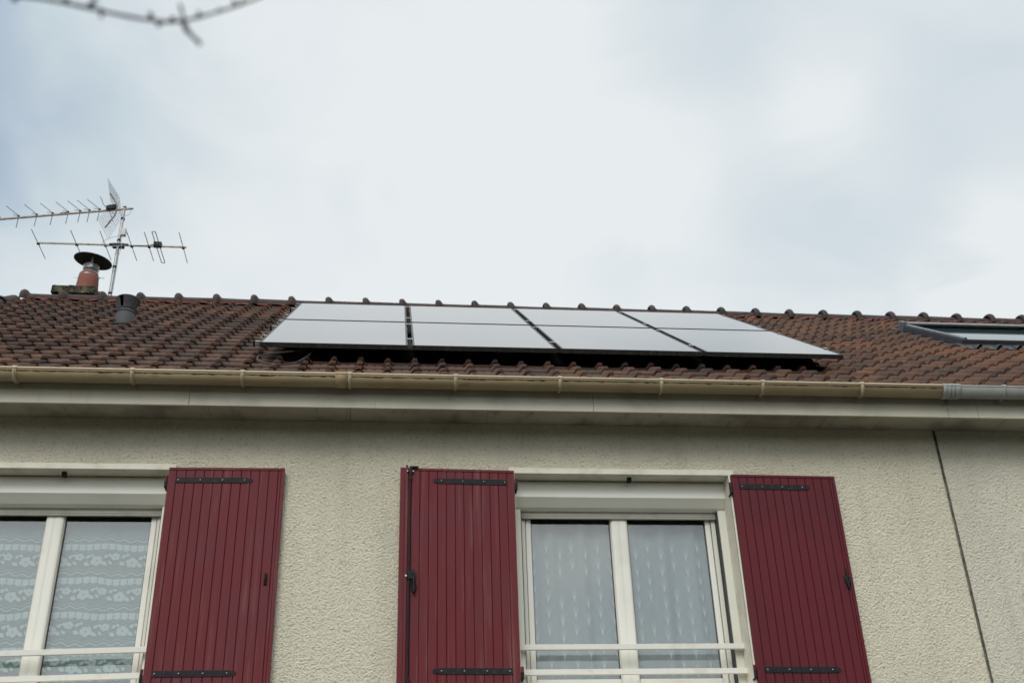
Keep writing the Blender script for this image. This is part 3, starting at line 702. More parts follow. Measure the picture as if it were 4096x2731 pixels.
shutter(2.296, 1, .730, 3.06, 4.508, 11, MT['red2'], 'darker red board shutter nearest the wall joint, with hooked black catch', .004, -.012, hook)

# ---- chimney, flue, cowl (standing on the rear slope)
CX, CY = -3.64, 11.35
ch = empty('chimney', (CX, CY, 8.0), parent=house)
m_ = MB(); m_.box(-3.83, -3.42, CY-.20, CY+.22, 7.55, 8.345); build('stack', m_, MT['mortar'], ch)
m_ = MB(); nx, ny = 14, 5      # rough slab
vs_ = []; fs = []
def sl_pt(i, jx, top):
    x = -3.872+.47*i/nx; y = CY-.25+.5*jx/ny
    return (x+random.uniform(-.004, .004), y+random.uniform(-.004, .004), (8.440 if top else 8.345)+random.uniform(-.005, .005))
for top in (0, 1):
    for jx in range(ny+1):
        for i in range(nx+1): vs_.append(sl_pt(i, jx, top))
q_ = (nx+1)*(ny+1)
for jx in range(ny):
    for i in range(nx):
        a = jx*(nx+1)+i; fs += [(a, a+nx+1, a+nx+2, a+1), (q_+a, q_+a+1, q_+a+nx+2, q_+a+nx+1)]
for i in range(nx):
    fs.append((i, i+1, q_+i+1, q_+i)); a = ny*(nx+1)+i; fs.append((a+1, a, q_+a, q_+a+1))
for jx in range(ny):
    a = jx*(nx+1); fs.append((a+nx+1, a, q_+a, q_+a+nx+1)); a += nx; fs.append((a, a+nx+1, q_+a+nx+1, q_+a))
m_.add(vs_, fs); build('slab', m_, MT['moss'], ch, bevel=.006)
m_ = MB(); m_.tube([(-3.47, CY+.1, 8.15), (-3.47, CY+.1, 8.48), (-3.47, CY+.1, 8.525), (-3.47, CY+.1, 8.54)], [.118, .118, .105, .07], 20); build('side_pot', m_, MT['terra'], ch)
PX = -3.567
m_ = MB(); m_.lathe([(.130, 8.45), (.122, 8.58), (.110, 8.725), (.106, 8.736), (.09, 8.738), (.088, 8.66)], (PX, CY, 0)); build('chimney_pot', m_, MT['terra'], ch)
m_ = MB(); m_.lathe([(.086, 8.70), (.086, 8.795), (.089, 8.797), (.089, 8.803), (.086, 8.805), (.086, 8.82), (.089, 8.822), (.089, 8.828), (.085, 8.83), (.084, 8.845), (.088, 8.848), (.088, 8.858), (.080, 8.86), (.078, 8.80)], (PX+.008, CY, 0)); fl = build('flue_liner', m_, MT['steel'], ch)
m_ = MB(); m_.box(-3.738, -3.672, CY-.004, CY, 8.694, 8.712); m_.box(-3.462, -3.39, CY-.006, CY-.002, 8.690, 8.708); m_.tube([(-3.452, CY-.002, 8.70), (-3.452, CY-.020, 8.70)], .011, 8); m_.lathe([(.112, 8.692), (.1125, 8.70), (.111, 8.710)], (PX, CY, 0)); build('strap', m_, MT['alu2'], fl)
rotc = Matrix.Rotation(R(7), 3, 'Y') @ Matrix.Rotation(R(5), 3, 'X')
m_ = MB(); m_.lathe([(.216, 0), (.214, .008), (.12, .050), (.02, .078), (.0, .08)], (-3.552, CY, 8.925), 40, rot=rotc); m_.lathe([(.216, 0), (.206, -.004), (.12, .040), (.0, .068)], (-3.552, CY, 8.925), 40, rot=rotc)
build('cowl', m_, MT['capm'], ch)
for k_, a in enumerate((R(-75), R(40), R(165))):
    m_ = MB(); ca, sa_ = math.cos(a), math.sin(a); c0 = Vector((PX+.008, CY, 0))
    p = [c0+Vector((ca*.090, sa_*.090, 8.80)), c0+Vector((ca*.090, sa_*.090, 8.86)), Vector((-3.552, CY, 0))+Vector((ca*.12, sa_*.12, 8.955))]
    tdir = Vector((-sa_, ca, 0))*.011
    vs_ = []
    for pp in p: vs_ += [pp-tdir, pp+tdir]
    m_.add(vs_+[v_+Vector((ca, sa_, 0))*.003 for v_ in vs_], [(0, 1, 3, 2), (2, 3, 5, 4), (6, 8, 9, 7), (8, 10, 11, 9), (0, 2, 8, 6), (2, 4, 10, 8), (1, 7, 9, 3), (3, 9, 11, 5)]); build('cowl_leg', m_, MT['steel'], ch)

# ---- roof vent
vb = RP(-2.515, 0, 0); VS = (9.21-RP(0, 0).y)/math.cos(TH); VP = RP(-2.50, VS, .02)
vt = empty('roof_vent', VP, parent=house)
VZ = .70
m_ = MB(); m_.lathe([(r_, z*VZ+.012) for r_, z in [(.088, -.14), (.088, .085), (.086, .088), (.084, .10), (.090, .104), (.090, .112), (.080, .128), (.073, .145), (.075, .16)]], VP, 32); build('vent_base', m_, MT['vent'], vt)
m_ = MB(); NA = 32     # flared head with two upright slots
prof = [(r_, z*VZ+.012) for r_, z in [(.074, .150), (.077, .17), (.086, .22), (.097, .27), (.108, .310), (.110, .318), (.107, .326), (.085, .338), (.04, .347), (.0, .349)]]
vs_ = []
for r_, z in prof:
    for q in range(NA): a = 2*math.pi*q/NA; vs_.append(VP+Vector((r_*math.cos(a), r_*math.sin(a), z)))
fs = []
for i in range(len(prof)-1):
    for q in range(NA):
        an = math.degrees(2*math.pi*(q+.5)/NA)
        if i in (1, 2, 3) and any(abs((an-s_+180) % 360-180) < 8 for s_ in (248, 308-60+120, 8, 128)): continue
        fs.append((i*NA+q, i*NA+(q+1) % NA, (i+1)*NA+(q+1) % NA, (i+1)*NA+q))
m_.add(vs_, fs, 0, True); vh = build('vent_head', m_, MT['vent'], vt)
sm = vh.modifiers.new('solid', 'SOLIDIFY'); sm.thickness = .006
m_ = MB(); m_.tube([VP+Vector((0, 0, .09)), VP+Vector((0, 0, .22))], .045, 16); build('vent_core', m_, MT['black'], vt)
m_ = MB(); m_.add([RP(-2.615, VS-.14, .030), RP(-2.385, VS-.14, .030), RP(-2.385, VS+.16, .030), RP(-2.615, VS+.16, .030), RP(-2.615, VS-.14, .012), RP(-2.385, VS-.14, .012), RP(-2.385, VS+.16, .012), RP(-2.615, VS+.16, .012)], [(0, 1, 2, 3), (0, 4, 5, 1), (0, 3, 7, 4), (1, 5, 6, 2)]); build('vent_flashing', m_, MT['vent'], vt)

# ---- skylight of the neighbouring house
sk = empty('skylight', RP(6, 10.0, 0), parent=nbr)
SX0, SX1, SB, ST = 5.32, 6.70, 10.05, 11.40
def rbox(mb, x0, x1, s0, s1, h0, h1, mat_=0):
    vs_ = [RP(x, s, h) for h in (h0, h1) for s in (s0, s1) for x in (x0, x1)]
    return mb.add(vs_, [(0, 2, 3, 1), (4, 5, 7, 6), (0, 1, 5, 4), (2, 6, 7, 3), (0, 4, 6, 2), (1, 3, 7, 5)], mat_)
m_ = MB(); 
for a in ((SX0, SX0+.07, SB, ST), (SX1-.07, SX1, SB, ST), (SX0+.0705, SX1-.0705, SB, SB+.07), (SX0+.0705, SX1-.0705, ST-.07, ST)): rbox(m_, *a, -.02, .085)
build('skylight_frame', m_, MT['slate'], sk, bevel=.004)
m_ = MB(); rbox(m_, SX0-.012, SX1+.012, SB-.012, SB-.0005, .035, .092); rbox(m_, SX0-.012, SX0-.0005, SB, ST, .035, .092); rbox(m_, SX1+.0005, SX1+.012, SB, ST, .035, .092)
build('side_cover', m_, MT['slate'], sk, bevel=.002)
m_ = MB()
for x in (SX0+.02, SX1-.02): m_.tube([RP(x, SB-.005, .100), RP(x, ST-.02, .100)], .017, 10)
rbox(m_, SX0+.04, SX1-.04, SB-.01, SB+.03, .0855, .098); build('sash_bar', m_, MT['slate2'], sk)
m_ = MB(); rbox(m_, SX0+.03, SX1-.03, ST-.12, ST+.02, .108, .128); rbox(m_, SX0+.03, SX1-.03, ST-.01, ST+.018, .086, .1075); rbox(m_, SX0-.014, SX0+.028, ST-.10, ST+.02, .03, .135); rbox(m_, SX1-.028, SX1+.014, ST-.10, ST+.02, .03, .135)
build('top_hood', m_, MT['slate2'], sk, bevel=.004)
m_ = MB(); rbox(m_, SX0+.0705, SX1-.0705, SB+.0705, ST-.0705, .070, .079); build('pane', m_, MT['skg'], sk)
m_ = MB()     # pleated apron dressed over the tiles below
na = 150; rows_ = [[], [], []]
for i in range(na+1):
    x = SX0-.08+(SX1-SX0+.16)*i/na; ph = ((x-XT0)/TW) % 1.0
    hz = .020+.046*max(0, math.sin(max(0, (ph-.62)/.38)*math.pi)) if ph > .62 else .020
    z_ = .003*(1 if i % 2 else -1)
    rows_[0].append(RP(x, SB+.01, .055)); rows_[1].append(RP(x, SB-.09, .05)); rows_[2].append(RP(x, SB-.21, hz+.012+z_))
m_.add(rows_[0]+rows_[1]+rows_[2], [(k_*(na+1)+i+1, k_*(na+1)+i, (k_+1)*(na+1)+i, (k_+1)*(na+1)+i+1) for k_ in range(2) for i in range(na)], 0, False)
ap = build('apron_flashing', m_, MT['slate'], sk); sm = ap.modifiers.new('solid', 'SOLIDIFY'); sm.thickness = .003
m_ = MB(); rbox(m_, SX0-.09, SX0-.0135, SB, ST+.1, .012, .030); rbox(m_, SX1+.0135, SX1+.09, SB, ST+.1, .012, .030); rbox(m_, SX0-.09, SX1+.09, ST+.025, ST+.1, .031, .045); build('side_flashing', m_, MT['slate'], sk)

# ---------------------------------------------------------------- solar panels and their rails
PX0, PXW, PG = -.9825, 1.0569, .0339
PS0, PSH, PSG = 8.097, 1.6685, .0438
PH = .16
def panel(x0, s0):
    p = empty('solar_panel', RP(x0+PXW/2, s0, PH-.035))
    m_ = MB(); fw = .015
    rbox(m_, x0, x0+PXW, s0, s0+fw, PH-.035, PH); rbox(m_, x0, x0+PXW, s0+PSH-fw, s0+PSH, PH-.035, PH)
    rbox(m_, x0, x0+fw, s0+fw+.0002, s0+PSH-fw-.0002, PH-.035, PH); rbox(m_, x0+PXW-fw, x0+PXW, s0+fw+.0002, s0+PSH-fw-.0002, PH-.035, PH)
    build('frame', m_, MT['pvframe'], p, bevel=.001)
    m_ = MB(); rbox(m_, x0+fw, x0+PXW-fw, s0+fw, s0+PSH-fw, PH-.008, PH-.0015); build('glass', m_, MT['pv'], p)
    m_ = MB(); rbox(m_, x0+.45, x0+.57, s0+1.45, s0+1.52, PH-.03, PH-.0085); build('junction_box', m_, MT['black'], p)
    return p
p0 = panel(PX0, PS0)
PL = ['leftmost solar panel of the lower row, above the gutter bracket joint', 'second solar panel from the left in the lower row', 'third solar panel from the left in the lower row', 'rightmost solar panel of the lower row, its corner over bare tiles',
      'leftmost solar panel of the upper row, below the ridge', 'second solar panel from the left in the upper row, touching the ridge line', 'third solar panel from the left in the upper row', 'rightmost solar panel of the upper row, nearest the skylight']
for i in range(8):
    a, b = i % 4, i//4
    o = p0 if i == 0 else copy_tree(p0, Vector((a*(PXW+PG), 0, 0)) + upv*(b*(PSH+PSG)))
    tag(o, PL[i], 'solar panel', 'black-framed solar panels on the roof')
RS = [8.46, 9.56, 10.11, 11.26]
def RQ(x, s_, h): return RP(x, s_, h-.04)
def rbx(mb, x0, x1, s0, s1, h0, h1): return rbox(mb, x0, x1, s0, s1, h0-.04, h1-.04)
RLAB = ['lowest aluminium rail under the lower panel row', 'aluminium rail under the upper edge of the lower panel row', 'aluminium rail under the lower edge of the upper panel row', 'topmost aluminium rail under the upper panel row, near the ridge']
PX1 = PX0+4*PXW+3*PG
for i, s_ in enumerate(RS):
    rl = empty('mounting_rail', RQ((PX0+PX1)/2, s_, .12)); tag(rl, RLAB[i], 'rail', 'aluminium rails carrying the solar panels')
    m_ = MB(); rbx(m_, PX0-.075, PX1+.02, s_-.018, s_+.018, .125, .1645); rbx(m_, PX0-.0755, PX1+.02, s_-.020, s_-.0182, .140, .148); build('rail_bar', m_, MT['alu'], rl)
    m_ = MB(); rbx(m_, PX0-.090, PX0-.0757, s_-.021, s_+.021, .122, .167); build('end_cap', m_, MT['black'], rl)
    ec = MB(); rbx(ec, PX0-.036, PX0-.0008, s_-.016, s_+.016, .1652, .190); rbx(ec, PX0-.026, PX0+.007, s_-.016, s_+.016, .2008, .208); ec.tube([RQ(PX0-.018, s_, .19), RQ(PX0-.018, s_, .222)], .009, 6)
    build('clamp', ec, MT['alu'], rl, bevel=.001)
    ec = MB(); rbx(ec, PX1+.0008, PX1+.018, s_-.016, s_+.016, .1652, .190); rbx(ec, PX1-.007, PX1+.018, s_-.016, s_+.016, .2008, .206); build('clamp', ec, MT['alu'], rl, bevel=.001)
    for g_ in range(3):
        xm = PX0+(g_+1)*PXW+g_*PG+PG/2
        mc = MB(); rbx(mc, xm-.024, xm+.024, s_-.020, s_+.020, .2008, .206); rbx(mc, xm-.011, xm+.011, s_-.018, s_+.018, .166, .2008); mc.tube([RQ(xm, s_, .206), RQ(xm, s_, .212)], .007, 6)
        build('clamp', mc, MT['alu'], rl, bevel=.001)
    for xk in (-.727, .873, 2.0, 3.02):
        hk = MB(); rbx(hk, xk-.021, xk+.021, s_-.026, s_-.0205, .03, .150); rbx(hk, xk-.021, xk+.021, s_-.026, s_+.16, .024, .0295); hk.tube([RQ(xk, s_-.026, .11), RQ(xk, s_-.034, .11)], .008, 6)
        build('roof_hook', hk, MT['pvframe'], rl)
bs = MB(); nb_ = 420; X0b, X1b = -.62, 3.24; fr_ = []; mid_ = []; bk_ = []  # black sheet added over the tiles to paint in the shade under the panels
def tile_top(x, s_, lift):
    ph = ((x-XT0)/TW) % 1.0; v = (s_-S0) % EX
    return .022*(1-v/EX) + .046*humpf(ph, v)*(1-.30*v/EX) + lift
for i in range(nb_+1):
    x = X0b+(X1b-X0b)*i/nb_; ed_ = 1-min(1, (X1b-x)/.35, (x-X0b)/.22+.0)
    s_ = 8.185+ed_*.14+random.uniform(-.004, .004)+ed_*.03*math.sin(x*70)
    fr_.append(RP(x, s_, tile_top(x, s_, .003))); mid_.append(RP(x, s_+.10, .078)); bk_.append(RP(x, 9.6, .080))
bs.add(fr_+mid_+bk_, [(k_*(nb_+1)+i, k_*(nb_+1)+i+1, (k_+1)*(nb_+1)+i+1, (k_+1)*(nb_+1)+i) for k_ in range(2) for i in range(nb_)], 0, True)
tag(build('panel_shade_sheet', bs, MT['sheet']), 'added black sheet with ragged edge, painting in the shade underneath the solar panels', 'sheet')
cb = MB(); cps = [(-.45, 8.35, .10), (-.62, 8.22, .10), (-.80, 8.06, .095), (-.92, 7.96, .09), (-.965, 7.88, .085), (-.945, 7.755, .07), (-.88, 7.72, .058), (-.78, 7.71, .055), (-.70, 7.80, .058), (-.64, 7.98, .075), (-.60, 8.3, .09)]
def smooth_pts(P, n_=5):
    P = [Vector(p) for p in P]; out = []
    for i in range(len(P)-1):
        a, b, c, d_ = P[max(i-1, 0)], P[i], P[i+1], P[min(i+2, len(P)-1)]
        for k_ in range(n_):
            t_ = k_/n_; out.append(.5*((2*b)+(c-a)*t_+(2*a-5*b+4*c-d_)*t_**2+(3*b-a-3*c+d_)*t_**3))
    return out+[P[-1]]
cb.tube([RP(*p) for p in smooth_pts(cps)], .0055, 8)
tag(build('cable', cb, MT['wire']), 'dark cable looping out under the lower left solar panel', 'cable')

# ---------------------------------------------------------------- television antenna
AY, AX = 11.36, -3.30
an = empty('television_antenna', (AX, AY, 7.9), 'grey mast with two television aerials and a wire mesh reflector beside the chimney', 'antenna')
m_ = MB(); m_.tube([(AX+.004, AY, 7.7), (AX, AY, 9.0), (AX-.002, AY, 9.715)], [.021, .020, .017], 12); m_.tube([(AX, AY, 9.708), (AX, AY, 9.722)], .021, 12, 1)
for z in (8.50, 8.86, 9.545, 9.235): m_.tube([(AX, AY, z-.012), (AX, AY, z+.012)], .025, 12, 1)
build('mast', m_, [MT['mast'], MT['black']], an)
# lower aerial: elements across an even boom
ZV = 9.185; YV = 11.385
va = empty('lower_aerial', (AX, YV, ZV), parent=an)
m_ = MB(); m_.box(-4.215, -2.523, YV-.008, YV+.008, ZV-.008, ZV+.008); build('boom', m_, MT['boom'], va)
for x, a, b in ((-4.217, 11.09, 11.70), (-3.780, 11.08, 11.68), (-3.452, 11.08, 11.69), (-3.150, 11.085, 11.688), (-2.952, 11.075, 11.685), (-2.556, 11.06, 11.71)):
    m_ = MB(); m_.tube([(x, a, ZV-.014), (x, b, ZV-.014)], .0041, 6); m_.box(x-.016, x+.016, YV-.014, YV+.014, ZV-.022, ZV-.0085, 1); build('element', m_, [MT['rod'], MT['black']], va)
m_ = MB(); xd = -2.842
pl = []
for k_ in range(7): a = math.pi*k_/6; pl.append((xd+.020*math.cos(a), 11.70+.012*math.sin(a), ZV-.02-.005*0))
for k_ in range(7): a = math.pi+math.pi*k_/6; pl.append((xd+.020*math.cos(a), 11.06+.012*math.sin(a), ZV-.02))
m_.tube(pl+[pl[0]], .005, 8); m_.box(xd-.06, xd+.03, YV-.03, YV+.03, ZV-.005, ZV+.05, 1); m_.tube([(xd-.05, YV, ZV+.02), (xd-.09, YV-.01, ZV+.012)], .007, 6, 1)
build('folded_dipole', m_, [MT['alu2'], MT['black']], va)
m_ = MB(); m_.box(AX-.065, AX+.065, YV-.045, YV+.012, ZV-.045, ZV+.002); m_.box(AX-.11, AX+.11, YV-.02, YV-.0085, ZV-.004, ZV+.014); 
m_.tube([(AX-.05, YV-.04, ZV-.03), (AX-.05, AY-.05, ZV-.085), (AX+.04, AY-.05, ZV-.085), (AX+.05, YV-.04, ZV-.03)], .005, 6); build('mast_clamp', m_, MT['black'], va, bevel=.003)
# upper aerial: boom, swept X directors, mesh reflector
ZU = 9.682
ua = empty('upper_aerial', (AX, AY, ZU), parent=an)
B0 = Vector((-3.194, 11.330, ZU)); bd = Vector((-1.622, .315, 0)).normalized(); sdv = Vector((-bd.y, bd.x, 0)); sdv = -sdv if sdv.y < 0 else sdv
def BP(t_, side=0, up_=0, fwd=0): return B0+bd*(t_+fwd)+sdv*side+Vector((0, 0, up_))
m_ = MB(); a_, b_ = BP(0), BP(1.95)
q4 = [(-.009, -.009), (.009, -.009), (.009, .009), (-.009, .009)]
vs_ = [a_+sdv*p+Vector((0, 0, q)) for p, q in q4]+[b_+sdv*p+Vector((0, 0, q)) for p, q in q4]
m_.add(vs_, [(0, 1, 5, 4), (1, 2, 6, 5), (2, 3, 7, 6), (3, 0, 4, 7), (3, 2, 1, 0), (4, 5, 6, 7)]); build('boom', m_, MT['boom'], ua)
for x in (-3.601, -3.724, -3.838, -3.984, -4.174, -4.369, -4.592, -4.830):
    t_ = (x-B0.x)/bd.x; m_ = MB(); hd = BP(t_, 0, .022)
    m_.tube([BP(t_, 0, .006), BP(t_, 0, .035)], [.014, .012], 6, 1)
    m_.tube([BP(t_, 0, .030), BP(t_, -.085, .128, .135)], .0038, 6); m_.tube([BP(t_, 0, .030), BP(t_, .080, .112, .120)], .0038, 6)
    m_.tube([BP(t_, 0, -.008), BP(t_, .085, -.080, .055)], .0038, 6); m_.tube([BP(t_, 0, -.008), BP(t_, -.06, -.056, .038)], .0038, 6)
    build('director', m_, [MT['rod'], MT['black']], ua)
m_ = MB(); t_ = (-3.46-B0.x)/bd.x; m_.box(-.055, .055, -.03, .03, 0, .055); cB = BP(t_, 0, .008)
m_.xf(lambda p: cB + bd*p.x + sdv*p.y + Vector((0, 0, p.z*(1-.1*p.x/.055)))); 
m_.tube([BP(t_, 0, .03, .05), BP(t_, -.04, .07, .09), BP(t_, -.07, .11, .10), BP(t_, -.09, .15, .12)], .004, 6); m_.tube([BP(t_, 0, .03, .05), BP(t_, .05, .045, .09), BP(t_, .09, .08, .12)], .004, 6)
m_.tube([BP(t_, 0, -.01, .02), BP(t_, .05, -.05, .01), BP(t_, .1, -.10, 0)], .004, 6); m_.tube([BP(t_, .02, -.01, 0), BP(t_, .07, -.03, -.03)], .004, 6); build('dipole_box', m_, MT['black'], ua, bevel=.003)
m_ = MB(); tt = (-3.99-B0.x)/bd.x
m_.tube([BP(tt-.1+.1, 0, .012), BP(tt+.09, 0, .012)], .012, 8); build('boom_joiner', m_, MT['black'], ua)
tr = (-3.40-B0.x)/bd.x
def grid(mb, p00, p10, p01, p11, na_, nb_, r_):
    L = lambda u, v: (p00*(1-u)+p10*u)*(1-v)+(p01*(1-u)+p11*u)*v
    for i in range(na_+1): mb.tube([L(i/na_, 0), L(i/na_, 1)], r_, 4)
    for i in range(nb_+1): mb.tube([L(0, i/nb_), L(1, i/nb_)], r_, 4)
m_ = MB(); grid(m_, BP(tr, -.165, .01), BP(tr, .165, .01), BP(tr, -.165, .35, .085), BP(tr, .165, .33, .075), 10, 10, .0013)
grid(m_, BP(tr, -.165, -.02), BP(tr, .165, -.02), BP(tr, -.165, -.25, .11), BP(tr, .165, -.30, .12), 10, 8, .0013); build('mesh_reflector', m_, MT['gasket'], ua)
m_ = MB(); m_.tube([BP(tr, -.02, .24, .10), BP(tr, 0, .10, .01), BP(tr, 0, .06, -.005), BP(tr, 0, -.03, -.005), BP(tr, 0, -.08, .0), BP(tr, -.0, -.25, .10)], .009, 8); build('reflector_arm', m_, MT['boom'], ua)
m_ = MB(); m_.box(AX+.01, AX+.065, AY-.03, AY+.02, 9.30, 9.40); build('amplifier_box', m_, MT['wcable'], an, bevel=.006)
m_ = MB()
def cab(P, r_=.0032): m_.tube(smooth_pts(P, 6), r_, 6)
cab([(AX+.06, AY, 9.69), (AX+.085, AY-.02, 9.66), (AX+.07, AY-.02, 9.60), (AX+.02, AY-.025, 9.56), (AX+.022, AY-.025, 9.40)])
cab([(AX+.04, AY-.02, 9.31), (AX-.02, AY-.05, 9.26), (AX-.12, AY-.05, 9.22), (AX-.17, AY-.05, 9.16), (AX-.10, AY-.05, 9.115), (AX+.05, AY-.05, 9.13), (AX+.12, YV-.02, 9.17), (AX+.30, YV-.01, 9.19), (xd-.06, YV-.01, 9.20)])
cab([(AX+.045, AY-.02, 9.30), (AX+.03, AY-.04, 9.22), (AX+.05, AY-.04, 9.12), (AX+.03, AY-.03, 9.0), (AX+.03, AY-.02, 8.9), (AX+.032, AY-.03, 8.7), (AX+.028, AY-.02, 8.5), (AX+.02, AY-.01, 8.2)])
build('aerial_cable', m_, MT['wcable'], an)

# ---------------------------------------------------------------- curtains
def cloth_sheet(mb, x0, x1, z0, z1, y, amp, wl):
    nx_, nz_ = 120, 4; vs_ = []
    for k_ in range(nz_+1):
        for i in range(nx_+1):
            x = x0+(x1-x0)*i/nx_; vs_.append((x, fold(x, y, amp, wl), z0+(z1-z0)*k_/nz_))
    mb.add(vs_, [(k_*(nx_+1)+i, k_*(nx_+1)+i+1, (k_+1)*(nx_+1)+i+1, (k_+1)*(nx_+1)+i) for k_ in range(nz_) for i in range(nx_)], 0, True)
def fold(x, y, amp, wl): return y+amp*(math.sin(x*2*math.pi/wl)+.5*math.sin(x*2*math.pi/wl*1.7+1.3))
def patch(mb, poly, y, mat_=1):
    n_ = len(poly); cx_ = sum(p[0] for p in poly)/n_; cz_ = sum(p[1] for p in poly)/n_
    mb.add([(cx_, y(cx_), cz_)]+[(p[0], y(p[0]), p[1]) for p in poly], [(0, i+1, (i+1) % n_+1) for i in range(n_)], mat_)
def ribbon(mb, top, bot, y, mat_=1):
    n_ = len(top); mb.add([(p[0], y(p[0]), p[1]) for p in top]+[(p[0], y(p[0]), p[1]) for p in bot], [(i, i+1, n_+i+1, n_+i) for i in range(n_-1)], mat_)
def lace(x0, x1):
    mb = MB(); y0 = 7.305; amp, wl = .004, .31
    cloth_sheet(mb, x0, x1, 3.05, 4.259, y0, amp, wl); Y = lambda x: fold(x, y0, amp, wl)-.003
    per = .2255
    for b in range(6):
        zt_ = 4.105-b*per; wob = lambda x: .006*math.sin(x*9+b)+.004*math.sin(x*23+b*2)
        seg = .047; x = x0+.002+(b % 2)*.01
        while x < x1-seg:      # scalloped ribbon with eyelet slots
            n_ = 6; top = []; bot = []
            for i in range(n_+1):
                xx = x+(seg-.007)*i/n_; top.append((xx, zt_+wob(xx)+.004*math.sin(math.pi*i/n_))); bot.append((xx, zt_-.032+wob(xx)-.010*math.sin(math.pi*i/n_)))
            ribbon(mb, top, bot, Y)
            xe = x+seg-.0075
            for za, zb_ in ((0, -.006), (-.028, -.034)): ribbon(mb, [(xe, zt_+za+wob(xe)), (xe+.008, zt_+za+wob(xe))], [(xe, zt_+zb_+wob(xe)), (xe+.008, zt_+zb_+wob(xe))], Y)
            x += seg
        n_ = 160
        for dz, tk in ((.030, .0065), (-.046, .0022), (.052, .002)):   # wavy cords
            pts = [(x0+(x1-x0)*i/n_, zt_+dz+wob(x0+(x1-x0)*i/n_)+.008*math.sin((x0+(x1-x0)*i/n_)*2*math.pi/.085+b)) for i in range(n_+1)]
            ribbon(mb, [(p[0], p[1]+tk/2) for p in pts], [(p[0], p[1]-tk/2) for p in pts], Y)
        i = 0; x = x0+.03-(b % 2)*.05
        while x < x1-.03:
            zc_ = zt_-.105+wob(x)
            if x > x0+.03:
                big = (i % 2 == 0); zf = zc_+(-.010 if big else .020); rf = .038 if big else .029
                for k_ in range(5):
                    a = k_*2*math.pi/5+i*.9; pc = (x+math.cos(a)*rf*.56, zf+math.sin(a)*rf*.5)
                    patch(mb, [(pc[0]+math.cos(t2)*rf*.50, pc[1]+math.sin(t2)*rf*.42) for t2 in [q*2*math.pi/9 for q in range(9)]], lambda q, kk=k_: Y(q)-.0004*kk)
                patch(mb, [(x+math.cos(t2)*rf*.16, zf+math.sin(t2)*rf*.16) for t2 in [q*2*math.pi/8 for q in range(8)]], lambda q: Y(q)-.003, 0)
            for lx, lz, la, ll in ((.050, -.028, -.5, .034), (.056, .022, .6, .030), (.085, -.02, 2.3, .026), (.080, .030, 1.9, .022)):
                cx_, cz_ = x+lx, zc_+lz
                if not x0+.03 < cx_ < x1-.03: continue
                ca, sa2 = math.cos(la), math.sin(la); lf = [(-1, 0), (-.6, .5), (0, .62), (.5, .42), (1.05, 0), (.5, -.42), (0, -.62), (-.6, -.5)]
                patch(mb, [(cx_+(p*ca-q*sa2)*ll*.62, cz_+(p*sa2+q*ca)*ll*.62) for p, q in lf], lambda q: Y(q)-.0025)
            # thin stems
            pts = [(x+.01+.1*q/8, zc_+.03*math.sin(q*.8+i)) for q in range(9) if x+.01+.1*q/8 < x1-.01]
            if len(pts) > 2 and x > x0: ribbon(mb, [(p[0], p[1]+.0012) for p in pts], [(p[0], p[1]-.0012) for p in pts], Y)
            x += .112; i += 1
    return mb
cur = build('curtain', lace(WIN[0][0]+.10, WIN[0][1]-.10), [MT['lace'], MT['lacew']])
tag(cur, 'white floral lace curtain hanging behind the left window', 'curtain')
def voile(x0, x1):
    mb = MB(); y0 = 7.316; amp, wl = .011, .19
    cloth_sheet(mb, x0, x1, 3.05, 4.259, y0, amp, wl); Y = lambda x: fold(x, y0, amp, wl)-.003
    rowh = .112; colw = .088
    for rw in range(11):
        for cl_ in range(int((x1-x0)/colw)+1):
            if random.random() < .12: continue
            cx_ = x0+.05+cl_*colw+(rw % 2)*colw/2*0+random.uniform(-.004, .004); zb_ = 4.02-rw*rowh+random.uniform(-.004, .004)+(.05 if cl_ % 2 else 0)
            if cx_ > x1-.05: continue
            for k_ in range(-3, 4):
                a = k_*R(6.5); ln = .095-.012*abs(k_)
                ex, ez = cx_+math.sin(a)*ln, zb_+math.cos(a)*ln
                t2 = .0013; mb.add([(cx_-t2*.9, Y(cx_), zb_), (cx_+t2*.9, Y(cx_), zb_), (ex+t2*.5, Y(ex), ez), (ex-t2*.5, Y(ex), ez)], [(0, 1, 2, 3)], 1)
            for sg in (-1, 1):
                ex, ez = cx_+sg*.040, zb_-.05; mb.add([(cx_-.0008, Y(cx_), zb_), (cx_+.0008, Y(cx_), zb_), (ex+.0006, Y(ex), ez), (ex-.0006, Y(ex), ez)], [(0, 1, 2, 3)], 1)
            patch(mb, [(cx_-.003, zb_-.006), (cx_, zb_-.010), (cx_+.003, zb_-.006), (cx_+.003, zb_+.010), (cx_-.003, zb_+.010)], lambda q: Y(q)-.001)
    return mb
cur = build('curtain', voile(WIN[1][0]+.10, WIN[1][1]-.10), [MT['voile'], MT['voilew']])
tag(cur, 'sheer grey curtain with fan-shaped stitching behind the right window', 'curtain')

